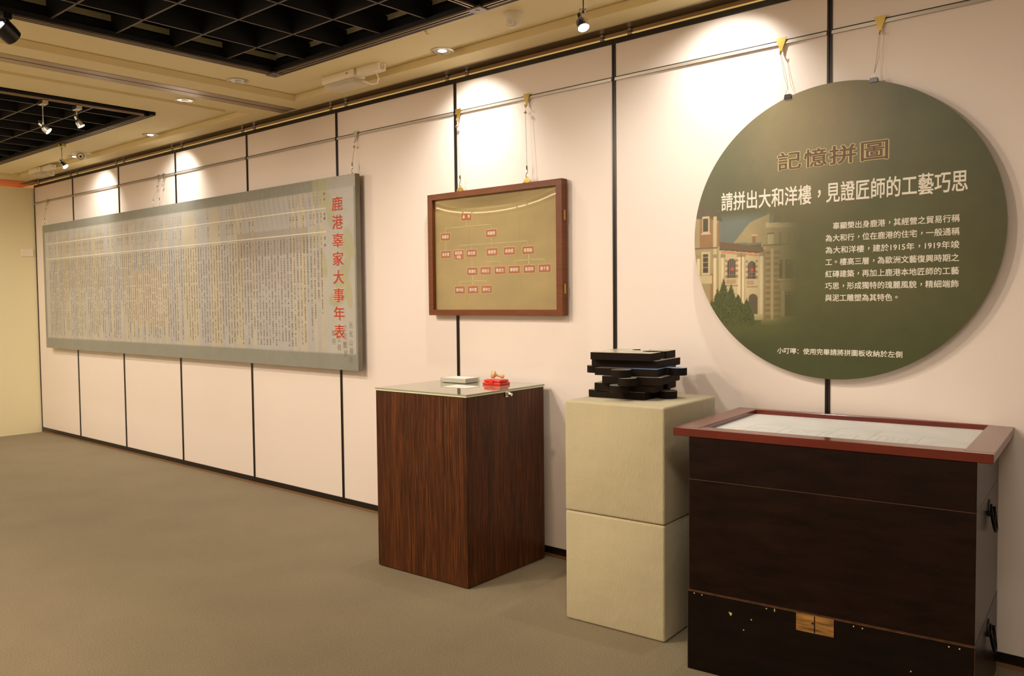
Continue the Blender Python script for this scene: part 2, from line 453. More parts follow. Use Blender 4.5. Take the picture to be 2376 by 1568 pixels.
opening(OP1, None, None); opening(OP2, None, None)

def blades(op, xs, ys):
    x0, x1, y0, y1 = op
    def lit_edge(o):
        o.data.materials.append(M['blade_lit_edge'])  # bottom faces coloured lighter, painting in the light they catch
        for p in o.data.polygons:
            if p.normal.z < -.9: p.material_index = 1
    mx = MB().box(-.006, .006, y0 + .01, y1 - .01, 3.0, 3.105).build('louver_blade', M['louver'], ceil); mx.location = (xs[0], 0, 0); lit_edge(mx)
    for x in xs[1:]:
        c = mx.copy(); COL.objects.link(c); c.parent = ceil; c.location = (x, 0, 0)
    my = MB().box(x0 + .01, x1 - .01, -.006, .006, 3.0, 3.105).build('louver_blade', M['louver'], ceil); my.location = (0, ys[0], 0); lit_edge(my)
    for y in ys[1:]:
        c = my.copy(); COL.objects.link(c); c.parent = ceil; c.location = (0, y, 0)
YS = [-1.115 - .332 * k for k in range(10)]
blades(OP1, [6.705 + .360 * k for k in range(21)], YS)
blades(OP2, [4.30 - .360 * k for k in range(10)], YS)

# lighting tracks along the opening edges
def track(name_pts, lab):
    (x0, y0), (x1, y1) = name_pts
    t = empty('lighting_track', ((x0 + x1) / 2, (y0 + y1) / 2, 2.978)); tag(t, lab, 'lighting track')
    cx, cy = t.location.x, t.location.y
    if abs(x1 - x0) > abs(y1 - y0):
        L = abs(x1 - x0) / 2
        MB().box(-L, L, -.017, .017, 0.004, .03).build('track_body', M['louver'], t)
        for s in (-1, 1): MB().box(-L, L, s * .012 - .0035, s * .012 + .0035, -.006, .004).build('track_lip', M['brown_alu'], t)
    else:
        L = abs(y1 - y0) / 2
        MB().box(-.017, .017, -L, L, 0.004, .03).build('track_body', M['louver'], t)
        for s in (-1, 1): MB().box(s * .012 - .0035, s * .012 + .0035, -L, L, -.006, .004).build('track_lip', M['brown_alu'], t)
    return t
track(((6.36, -.775), (X1, -.775)), 'dark lighting track along the wall side of the near louvred ceiling opening')
track(((6.365, -4.3), (6.365, -.80)), 'dark lighting track along the left side of the near louvred ceiling opening')
track(((8.14, -4.3), (8.14, -.80)), 'dark lighting track crossing the near louvred opening below its blades')
track(((1.0, -.775), (4.60, -.775)), 'dark lighting track along the wall side of the far louvred ceiling opening')
track(((4.625, -4.3), (4.625, -.80)), 'dark lighting track along the camera side of the far louvred opening')
for (x, y, lab) in [(8.14, -.775, 'grey corner connector where two lighting tracks meet above the dome camera'),
                    (6.365, -.775, 'grey corner connector of lighting track at the corner of the near opening')]:
    c = MB().box(-.045, .045, -.035, .035, -.012, .004, .004).cyl((0, 0, -.014), (0, 0, -.011), .012).build('track_connector', M['connector']); c.location = (x, y, 2.978)
    tag(c, lab, 'track connector')

# --- back wall: eight hanging partition panels
wall = MB().box(X0, X1 - .2, 0.040, 0.052, 0.03, 2.93).build('wall_back', M['black_metal']); tag(wall, kind='structure')
SEAM = [0.145, 1.256, 2.388, 3.563, 4.768, 5.975, 7.205, 8.425, 9.602, 10.79, 11.99, 13.19, 14.2]
ZT, ZW0, ZW1, RAIL = 2.941, 0.062, 2.912, 2.734
for i in range(len(SEAM) - 1):
    a, b = SEAM[i], SEAM[i + 1]; c = (a + b) / 2; L = (b - a) / 2
    p = MB().box(-L + .010, L - .010, 0.0, 0.035, ZW0, ZW1).build('wall_panel', M['panel'], wall, loc=(c, 0, 0))
    f = MB().box(-L + .0015, L - .0015, -.005, 0.040, ZW1, ZT).box(-L + .0015, L - .0015, -.005, .040, 0.022, ZW0)
    f.box(-L + .0015, -L + .0115, -.005, .040, ZW0, ZW1).box(L - .0115, L - .0015, -.005, .040, ZW0, ZW1)
    f.build('panel_frame', M['black_metal'], p)
    MB().box(-L + .0015, L - .0015, -.002, .034, 0.0, 0.022).build('floor_seal', M['kick'], p)
    r = MB().box(-L + .0115, L - .0115, -.010, 0.0, RAIL - .018, RAIL - .004).box(-L + .0115, L - .0115, -.013, -.010, RAIL - .020, RAIL - .012)
    r.build('picture_rail', M['rail'], p)
    MB().box(-L + .0115, L - .0115, -.008, 0.0, RAIL - .004, RAIL + .001).build('rail_groove', M['dark_slot'], p)
    for s in (-1, 1):
        x = s * (L - .09)
        MB().cyl((x, .022, ZT - .002), (x, .022, ZT + .014), .014, .014, 12).cyl((x, .022, ZT + .014), (x, .022, 3.03), .008, .008, 10).lathe([(.008, 0), (.016, .004), (.016, .016), (.008, .02)], (x, .022, ZT + .022), n=12).build('panel_roller', M['steel'], p, smooth=True)

# --- left wall (partition end wall), lower than the ceiling
lw = MB().box(X0 - .07, X0, YB, -.0055, 0.0, 2.905).build('wall_left', M['cream']); tag(lw, kind='structure')
sw = MB().box(X0, X0 + .010, -.162, -.034, 2.100, 2.190, .003).build('switch_plate', M['white_plastic'])
tag(sw, 'small cream blank switch plate on the left end wall', 'switch plate')
o = MB().cyl((X0 + .008, -.098, 2.145), (X0 + .014, -.098, 2.145), .012).build('button', M['white_plastic']); o.parent = sw

# --- walls out of the frame, opposite and right
wr = MB().box(X1 - .2, X1, YB, 0.0, 0, 2.98).build('wall_right', M['panel']); tag(wr, kind='structure')
wf = empty('wall_front'); tag(wf, kind='structure')
for k in range(12):
    a = X0 + k * 1.16
    MB().box(a + .012, a + 1.148, YB - .04, YB, 0.05, 2.86).build('wall_panel', M['panel'], wf)
MB().box(X0, X1 - .2, YB - .06, YB - .04, 0.0, 2.89).build('wall_core', M['black_metal'], wf)
# fluorescent line behind the top of the opposite partition (its glow shows in the picture glass)
MB().box(X0 + .2, X1 - .5, YB - .03, YB + .005, 2.925, 2.943).build('cove_tube', M['tube'], wf)
for k in range(12):
    for s in (.1, 1.06):
        x = X0 + k * 1.16 + s
        MB().box(x - .012, x + .012, YB - .03, YB + .012, 2.86, 2.985).build('panel_roller', M['steel'], wf)
wn = MB().box(-2.0, X1, 1.5, 1.6, 0, 3.0).build('wall_next', M['cream']); tag(wn, kind='structure')

# ------------------------------------------------------------------ HANGING BOARDS
# --- round green board
def roundboard():
    cx, cz, rx, rz = 9.636, 1.820, .693, .666
    y = -.045
    d = .0036
    nx, nz = int(2 * rx / d) + 2, int(2 * rz / d) + 2
    xs = cx - rx + (np.arange(nx) - .5) * d; zs = cz - rz + (np.arange(nz) - .5) * d
    X, Z = np.meshgrid(xs, zs)
    def col(r, g, b): return np.array(S(r, g, b)[:3])
    C = np.zeros(X.shape + (3,)); C[:] = col(84, 84, 44)
    def blend(mask, c, a=1.0):
        m = (mask * a)[..., None]; C[:] = C * (1 - m) + np.array(c) * m
    sm = lambda t: np.clip(t, 0, 1) ** 2 * (3 - 2 * np.clip(t, 0, 1))
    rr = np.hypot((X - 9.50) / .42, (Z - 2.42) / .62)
    blend(sm(1.15 - rr), col(140, 124, 86), .85)  # brownish print gradient, with some of the light on the board painted in
    blend(sm((1.62 - Z) / .4), col(60, 68, 30), .85)
    blend(sm((X - 9.95) / .35), col(70, 70, 36), .6)
    # grassy green band under the house
    blend(sm((1.50 - Z) / .06) * sm((Z - 1.28) / .14) * sm((9.55 - X) / .3), col(92, 96, 44), .6)
    B = C.copy()
    base = C; C = base.copy()
    fade = sm((9.50 - X) / .30) * sm((Z - 1.385) / .07) * sm((2.02 - Z) / .06)
    P = base.copy()
    def pf(mask, c, a=1.0):
        m = (mask * a)[..., None]; P[:] = P * (1 - m) + np.array(c) * m
    def rect(x0, x1, z0, z1): return ((X >= x0) & (X <= x1) & (Z >= z0) & (Z <= z1)).astype(float)
    def poly(pts):
        m = np.ones(X.shape, bool)
        n = len(pts)
        for i in range(n):
            (ax, az), (bx, bz) = pts[i], pts[(i + 1) % n]
            m &= ((bx - ax) * (Z - az) - (bz - az) * (X - ax)) >= -1e-9
        return m.astype(float)
    rng = np.random.RandomState(3)
    stone, stone2, brick, dark, roof = col(204, 186, 142), col(168, 150, 106), col(150, 102, 62), col(66, 54, 40), col(112, 88, 56)
    # sky
    pf(rect(9.05, 9.36, 1.78, 1.94) * sm((1.95 - Z) / .06), col(112, 120, 112), .9)
    # right main block
    pf(poly([(9.30, 1.40), (9.60, 1.40), (9.60, 1.86), (9.30, 1.86)]), stone2)
    pf(poly([(9.155, 1.795), (9.34, 1.79), (9.34, 1.925), (9.24, 1.89)]), stone2)
    pf(poly([(9.233, 1.885), (9.335, 1.93), (9.42, 1.90), (9.42, 1.88), (9.335, 1.905), (9.235, 1.875)]), col(160, 140, 98), .9)
    pf(poly([(9.32, 1.86), (9.50, 1.85), (9.50, 1.872), (9.32, 1.884)]), stone)
    pf(rect(9.253, 9.272, 1.79, 1.825), brick); pf(rect(9.248, 9.277, 1.825, 1.832), stone)
    pf(rect(9.332, 9.362, 1.775, 1.835), stone); pf(rect(9.330, 9.364, 1.826, 1.834), col(120, 104, 74))
    for wx in (9.385, 9.43, 9.475): pf(rect(wx, wx + .016, 1.77, 1.835), col(140, 124, 90))
    pf(rect(9.305, 9.42, 1.772, 1.782), col(122, 106, 78))
    # middle wing
    pf(poly([(9.07, 1.42), (9.32, 1.42), (9.32, 1.765), (9.07, 1.79)]), stone)
    pf(poly([(9.08, 1.772), (9.31, 1.745), (9.31, 1.768), (9.08, 1.806)]), roof)
    pf(poly([(9.08, 1.764), (9.31, 1.737), (9.31, 1.745), (9.08, 1.772)]), col(96, 76, 52))
    pf(poly([(9.09, 1.750), (9.31, 1.722), (9.31, 1.732), (9.09, 1.760)]), col(200, 120, 76), .8)
    # left tower
    pf(rect(8.93, 9.075, 1.40, 1.96), stone2)
    pf(poly([(8.93, 1.93), (9.10, 1.905), (9.07, 1.965), (8.93, 1.99)]), col(92, 78, 54))
    pf(rect(8.97, 9.045, 1.78, 1.925), brick, .85); pf(rect(9.048, 9.064, 1.40, 1.93), stone); pf(rect(9.064, 9.082, 1.78, 1.90), brick, .7)
    pf(rect(8.985, 9.026, 1.852, 1.936), stone); pf(rect(8.991, 9.020, 1.86, 1.925), dark); pf(rect(8.980, 9.032, 1.845, 1.853), stone)
    pf(rect(8.93, 9.07, 1.772, 1.782), col(110, 90, 62)); pf(rect(9.03, 9.05, 1.40, 1.65), brick, .7)
    pf(rect(8.982, 9.028, 1.645, 1.757), stone); pf(rect(8.991, 9.018, 1.655, 1.748), dark); pf(rect(8.97, 9.04, 1.60, 1.64), stone)
    for z in (1.68, 1.705, 1.73): pf(rect(8.991, 9.018, z, z + .003), stone2)
    # columns with capitals
    for cx_ in (8.965, 9.055, 9.10, 9.185, 9.208, 9.30):
        pf(rect(cx_ - .008, cx_ + .008, 1.45, 1.745), col(226, 208, 166))
        pf(rect(cx_ + .005, cx_ + .008, 1.45, 1.745), col(160, 142, 104))
        pf(rect(cx_ - .013, cx_ + .013, 1.728, 1.745), col(160, 138, 98))
    pf(rect(9.196, 9.199, 1.45, 1.75), col(120, 84, 60))
    # arched windows with lanterns and brick quoins, balconies
    for (a, b, z0, z1) in [(9.124, 9.168, 1.627, 1.716), (9.231, 9.270, 1.620, 1.700)]:
        for k in range(8):
            zz = z0 + k * .013
            if k % 2 == 0: pf(rect(a - .011, a, zz, zz + .012), brick, .8); pf(rect(b, b + .011, zz, zz + .012), brick, .8)
        c0 = (a + b) / 2; r0 = (b - a) / 2
        arch = (((np.hypot(X - c0, (Z - (z1 - r0 * .6)) / .8) < r0) & (Z > z1 - r0 * .6)) | ((X > a) & (X < b) & (Z > z0) & (Z <= z1 - r0 * .6))).astype(float)
        pf(arch, col(82, 66, 56))
        for q in (1, 2, 3): pf(arch * rect(a + q * (b - a) / 4 - .001, a + q * (b - a) / 4 + .001, z0, z1), col(150, 132, 108), .7)
        for q in range(1, 6): pf(arch * rect(a, b, z0 + q * .014 - .001, z0 + q * .014 + .001), col(150, 132, 108), .5)
        pf(np.clip((.0095 - np.hypot(X - c0 - .002, Z - (z0 + .042))) / .003, 0, 1), col(216, 84, 38))
        pf(rect(a - .006, b + .010, z0 - .034, z0 - .004), col(206, 184, 140)); 
        for q in range(7): pf(rect(a - .004 + q * .007, a - .001 + q * .007, z0 - .029, z0 - .008), col(150, 100, 66), .8)
        pf(rect(a - .008, b + .012, z0 - .040, z0 - .036), col(120, 98, 66))
    c0 = 9.258
    pf((((np.hypot(X - c0, (Z - 1.523)) < .024) & (Z > 1.523)) | ((abs(X - c0) < .024) & (Z > 1.45) & (Z <= 1.523))).astype(float), dark, .9)
    # striped corner pilaster
    for k in range(12):
        zz = 1.748 - k * .0275
        pf(rect(9.322, 9.345, zz - .0135, zz), brick, .8); pf(rect(9.360, 9.392, zz - .0135, zz), brick, .7)
    pf(rect(9.345, 9.360, 1.42, 1.76), stone); pf(rect(9.310, 9.320, 1.42, 1.76), col(112, 108, 82), .7)
    # bay window and porch
    for (a, b) in [(9.388, 9.404), (9.420, 9.456), (9.470, 9.488)]: pf(rect(a, b, 1.617, 1.705), col(84, 70, 46))
    pf(rect(9.38, 9.50, 1.607, 1.615), stone); pf(rect(9.392, 9.50, 1.565, 1.60), col(196, 178, 130), .8)
    pf(rect(9.419, 9.485, 1.44, 1.553), col(70, 56, 36)); pf(rect(9.400, 9.416, 1.44, 1.56), stone); pf(rect(9.488, 9.502, 1.44, 1.56), stone)
    for (lx, lz) in [(9.391, 1.692), (9.433, 1.690), (9.474, 1.688), (9.427, 1.545), (9.445, 1.546), (9.462, 1.546)]:
        pf((np.hypot(X - lx, Z - lz) < .006).astype(float), col(206, 110, 48), .9)
    # tree in front
    nz_ = rng.rand(*X.shape)
    tre = np.zeros(X.shape)
    for (tx, tz, w_, h_) in [(9.102, 1.40, .050, .228), (9.142, 1.40, .052, .196), (9.070, 1.40, .044, .178), (9.18, 1.40, .055, .15), (9.04, 1.38, .045, .14), (9.225, 1.40, .045, .125), (9.12, 1.37, .10, .10)]:
        t = (Z - tz) / h_
        tre = np.maximum(tre, ((abs(X - tx) < w_ * (1 - np.clip(t, 0, 1) ** 1.6) + .006 * (nz_ - .5)) & (t > -.1) & (t < 1)).astype(float))
    pf(tre, col(64, 72, 26)); pf(tre * (nz_ > .62), col(96, 100, 40), .7); pf(tre * (nz_ < .22), col(38, 44, 16), .7)
    f2 = np.maximum(fade, tre * sm((Z - 1.36) / .06) * .95)[..., None]
    C = base * (1 - f2 * .92) + P * f2 * .92
    # clip the grid to the round outline
    U, V = (X - cx) / rx, (Z - cz) / rz; rad = np.hypot(U, V)
    inside = rad < 1.0
    cell = inside[:-1, :-1] | inside[1:, :-1] | inside[:-1, 1:] | inside[1:, 1:]
    k = np.where(rad > 1, 1 / np.maximum(rad, 1e-9), 1)
    Xc, Zc = cx + U * k * rx, cz + V * k * rz
    # boundary samples take their colour from the plain print
    idx = np.arange(X.size).reshape(X.shape)
    q = np.stack([idx[:-1, :-1], idx[:-1, 1:], idx[1:, 1:], idx[1:, :-1]], -1)[cell]
    used = np.unique(q); remap = -np.ones(X.size, int); remap[used] = np.arange(len(used))
    V3 = np.c_[(Xc - cx).ravel()[used], np.full(len(used), -.0056), (Zc - cz).ravel()[used]]
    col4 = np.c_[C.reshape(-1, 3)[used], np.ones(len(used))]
    root = empty('round_board', (cx, y, cz))
    tag(root, 'large round dark green instruction board with white characters and a printed old mansion', 'sign board')
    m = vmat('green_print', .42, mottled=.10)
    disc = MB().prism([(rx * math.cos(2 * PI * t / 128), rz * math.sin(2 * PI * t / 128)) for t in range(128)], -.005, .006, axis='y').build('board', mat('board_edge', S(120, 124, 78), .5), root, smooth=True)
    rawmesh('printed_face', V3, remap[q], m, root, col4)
    def L(fn, name, mt, yy):
        t = Letters(); fn(t)
        o = t.build(name, mt, yy, root)
        o.data.transform(Matrix.Translation((-cx, 0, -cz))); return o
    yy = -.0064
    tt = '記憶拼圖'
    xs_ = [(9.381, 9.490), (9.507, 9.610), (9.622, 9.740), (9.762, 9.874)]
    def title(off, grow):
        def f(t):
            for ch, (a, b) in zip(tt, xs_): t.put(ch, (a + b) / 2, 2.162, (b - a) * grow, .080 * grow + .0, off, 3, fit=True)
        return f
    L(title(.055, 1.0), 'title_glow', M['t_glow'], yy + .0002)
    L(title(.014, 1.0), 'title_lettering', M['t_brown'], yy - .0007)
    L(lambda t: t.row('請拼出大和洋樓，見證匠師的工藝巧思', 9.089, 10.190, 1.9985, .094, .013, 3), 'headline_lettering', M['t_white'], yy)
    rows = ['　辜顯榮出身鹿港，其經營之貿易行稱', '為大和行，位在鹿港的住宅，一般通稱', '為大和洋樓，建於1915年，1919年竣', '工。樓高三層，為歐洲文藝復興時期之',
            '紅磚建築，再加上鹿港本地匠師的工藝', '巧思，形成獨特的瑰麗風貌，精細端飾', '與泥工雕塑為其特色。']
    for k, s_ in enumerate(rows):
        zc = 1.847 - k * (1.847 - 1.524) / 6
        x1 = 10.160 if k < 6 else 9.606 + (10.160 - 9.606) * 10 / 17
        L(lambda t, s_=s_, zc=zc, x1=x1: t.row(s_, 9.606, x1, zc, .0335, .011, 2), 'text_line', M['t_white'], yy)
    L(lambda t: t.row('小叮嚀：使用完畢請將拼圖板收納於左側', 9.380, 9.944, 1.2775, .030, .011, 2), 'footer_lettering', M['t_white'], yy)
    return root
roundboard()

# --- long timeline board
def timeline():
    x0, x1, z0, z1, y = 0.575, 6.277, 1.032, 2.434, -.080
    cx, cz = (x0 + x1) / 2, (z0 + z1) / 2
    root = empty('timeline_board', (cx, y, cz))
    tag(root, 'long grey-green timeline board covered with columns of small characters and a red title', 'sign board')
    def col(r, g, b): return np.array(S(r, g, b)[:3])
    # events, right to left: (columns, year, era)
    ev = [(1, '一八六六', '同治5年'), (1, '一八七０', '同治9年'), (1, '一八七三', '同治12年'), (2, '一八八五', '光緒11年'), (2, '一八八八', '光緒14年'),
          (1, '一八九一', '光緒17年'), (1, '一八九四', '光緒20年'), (12, '一八九五', '光緒21年'), (1, '一八九六', '光緒22年'), (3, '一八九七', '明治30年'), (3, '一八九八', '明治31年'),
          (1, '一八九九', '明治32年'), (1, '一九０一', '明治34年'), (3, '一九０二', '明治35年'), (4, '一九０三', '明治36年'), (5, '一九０四', '明治37年'), (6, '一九０五', '明治38年'), (2, '一九０九', '明治42年')]
    for k in range(24): ev.append((random.choice([1, 1, 1, 2, 2, 3]), '一九' + random.choice('一二三') + random.choice('一二三四五六七八九'), ('大正%d年' % (2 + k)) if k < 12 else '昭和%d年' % (k - 8)))
    for k in range(26): ev.append((random.choice([1, 1, 2, 2, 3]), '一九' + random.choice('四五六七八') + random.choice('一二三四五六七八九'), '民國%d年' % (35 + k * 2)))
    txt = ['2月2日，辜顯榮出生於彰化鹿港菜園。', '8月13日，辜顯榮父辜琴歸逝，享年四十餘歲，撫養諸子。', '辜顯榮八歲，從黃玉書讀書，以至四歲。',
           '辜顯榮奉母之命，往來於兩岸經營行號，前往南京、上海、漢口，各地學習人情世故。', '秋，彰化發生施九緞之變，辜顯榮回里，因招撫有功，經巡撫劉銘傳賞給軍功五品。',
           '辜顯榮專事樟腦，長年往返於中國大陸及香港。', '辜顯榮再赴上海，寧波貿易，台灣之煤，又兼營臺灣煤炭。', '4月17日，馬關條約簽訂，台灣割讓日本，5月29日，日軍登陸三貂角，6月1日，',
           '臺北城內秩序混亂，士紳推辜顯榮前往基隆，迎接日軍入城，6月7日，日軍進入臺北城，', '臺北保良局成立，辜顯榮任局長，設於大稻埕建昌街，舉行成立大會，隨軍南下，歷經大小戰役，']
    pitch = .0437; xr = 5.871
    stripes = []; L = Letters(); H = Letters(); x = xr; cw, chh = .0170, .0182; e = 0
    def column(t, xx, ztop, n=None):
        for k, ch in enumerate(t[:n] if n else t):
            L.put(ch, xx, ztop - chh * (k + .5), cw * 1.06, .0172, 0, 1)
    warm = True
    for (n, yr, era) in ev:
        if x - n * pitch < x0 + .10: break
        for k in range(n):
            t = txt[(e + k) % len(txt)]; e += 1
            if k < n - 1 or random.random() < .4: t = (t + txt[(e + 3) % len(txt)])[:random.choice([45, 46, 46, 44])]
            elif random.random() < .5: t = t + txt[(e + 5) % len(txt)][:random.randint(4, 20)]
            column(t[:46], x - k * pitch, 2.022 - random.random() * .002)
        for q, ch in enumerate(yr): L.put(ch, x, 2.330 - q * .0245, cw, .0185, 0, 1)
        for q, ch in enumerate(era): L.put(ch, x, 2.176 - q * .0185, cw, .0172, 0, 1)
        stripes.append((x + pitch / 2, x - (n - .5) * pitch, warm)); warm = not warm
        x -= n * pitch
    xend = x
    # printed face
    nx, nz = 720, 90
    xs = np.linspace(x0, x1, nx); zs = np.linspace(z0, z1, nz)
    X, Z = np.meshgrid(xs, zs)
    C = np.zeros(X.shape + (3,)); C[:] = col(136, 136, 126)
    sm = lambda t: np.clip(t, 0, 1) ** 2 * (3 - 2 * np.clip(t, 0, 1))
    def bl(m_, c, a=1.): m_ = (m_ * a)[..., None]; C[:] = C * (1 - m_) + c * m_
    inner = ((X > x0 + .06) & (X < 6.256) & (Z > 1.150) & (Z < 2.350)).astype(float)
    bl(inner, col(178, 174, 165))
    ti = ((X > 5.94) & (Z > 1.15)).astype(float)
    bl(ti * (Z > 2.35), col(176, 170, 158), .7)
    # green leaf-like blotches behind the title
    for (bx, bz, a, b, rot) in [(5.86, 2.36, .09, .16, 0), (5.98, 2.20, .05, .13, .2), (5.80, 2.02, .10, .07, .5), (6.15, 1.92, .10, .05, -.7), (6.12, 1.72, .05, .16, -.5), (6.20, 1.95, .05, .12, .4), (6.05, 1.55, .10, .05, .2), (6.18, 1.60, .04, .12, .2), (5.90, 1.80, .03, .10, .2)]:
        dx, dz = X - bx, Z - bz; u = dx * math.cos(rot) + dz * math.sin(rot); v = -dx * math.sin(rot) + dz * math.cos(rot)
        bl(sm((1.15 - np.hypot(u / a, v / b)) * 4), col(168, 164, 124), .75)
    for (a, b, wm) in stripes:
        msk = ((X < a) & (X > b)).astype(float) * inner * sm((2.36 - Z) / .2 + .25)
        bl(msk, col(188, 174, 142) if wm else col(164, 163, 165), .5)
    # faded old photographs printed behind the text
    for (a, b, c, d, cc, al) in [(4.72, 5.70, 1.90, 2.10, col(140, 126, 116), .45), (4.72, 5.45, 1.62, 1.90, col(168, 156, 142), .3), (2.75, 3.45, 1.30, 1.85, col(206, 184, 150), .35), (1.0, 2.2, 1.70, 2.25, col(160, 146, 120), .3)]:
        bl(((X > a) & (X < b) & (Z > c) & (Z < d)).astype(float), cc, al)
    bl(((Z > 1.92) & (X > 4.6) & (X < 5.85) & (np.sin((X + .25 * Z) * 95) > .55)).astype(float) * sm((Z - 1.98) / .25), col(150, 142, 122), .35)
    idx = np.arange(X.size).reshape(X.shape)
    q = np.stack([idx[:-1, :-1], idx[:-1, 1:], idx[1:, 1:], idx[1:, :-1]], -1).reshape(-1, 4)
    MB().box(x0 - cx, x1 - cx, 0.0, .042, z0 - cz, z1 - cz, .001, 1).build('board', mat('board_side', S(132, 124, 106), .5, noise=(5, .2, (1, 1, 1))), root)
    rawmesh('printed_face', np.c_[X.ravel() - cx, np.full(X.size, -.0006), Z.ravel() - cz], q, vmat('timeline_print', .33, spec=.45, mottled=.07), root, np.c_[C.reshape(-1, 3), np.ones(X.size)])
    T = Matrix.Translation((-cx, 0, -cz))
    for zc in (2.216, 2.044):
        MB().box(x0 + .075, 5.932, -.0011, -.0006, zc - .004, zc + .004).build('ruled_line', M['t_line'], root).data.transform(T)
    tb = L.build('body_text', M['t_small'], -.0014, root); tb.data.transform(T); tb['kind'] = 'stuff'
    hd = Letters()
    for ch, z in [('西', 2.322), ('元', 2.282), ('年', 2.172), ('號', 2.142), ('記', 1.998), ('事', 1.945)]: hd.put(ch, 5.915, z, .022, .022, .016, 2)
    hd.build('column_heading', M['t_small'], -.0014, root).data.transform(T)
    sc = Letters()   # faint handwriting at the foot of the title
    hw = ['元化山稼原', '之尼醴居', '情之初', '如何']
    for k, s_ in enumerate(hw):
        for j, ch in enumerate(s_): sc.put(ch, 6.20 - k * .068 + .008 * math.sin(j * 3), 1.36 - .062 * j - .02 * k, .045, .052, 0, 2)
    sc.build('handwriting', M['t_script'], -.0013, root).data.transform(T)
    zt = np.linspace(2.237, 1.312, 8)
    for ch, z in zip('鹿港辜家大事年表', zt):
        a = Letters(); a.put(ch, 6.069, z, .122, .100, .040, 3, fit=True); a.build('title_halo', M['t_halo'], -.0015, root).data.transform(T)
        a = Letters(); a.put(ch, 6.069, z, .122, .100, .018, 3, fit=True); a.build('title_character', M['t_red'], -.0026, root).data.transform(T)
    return root
timeline()

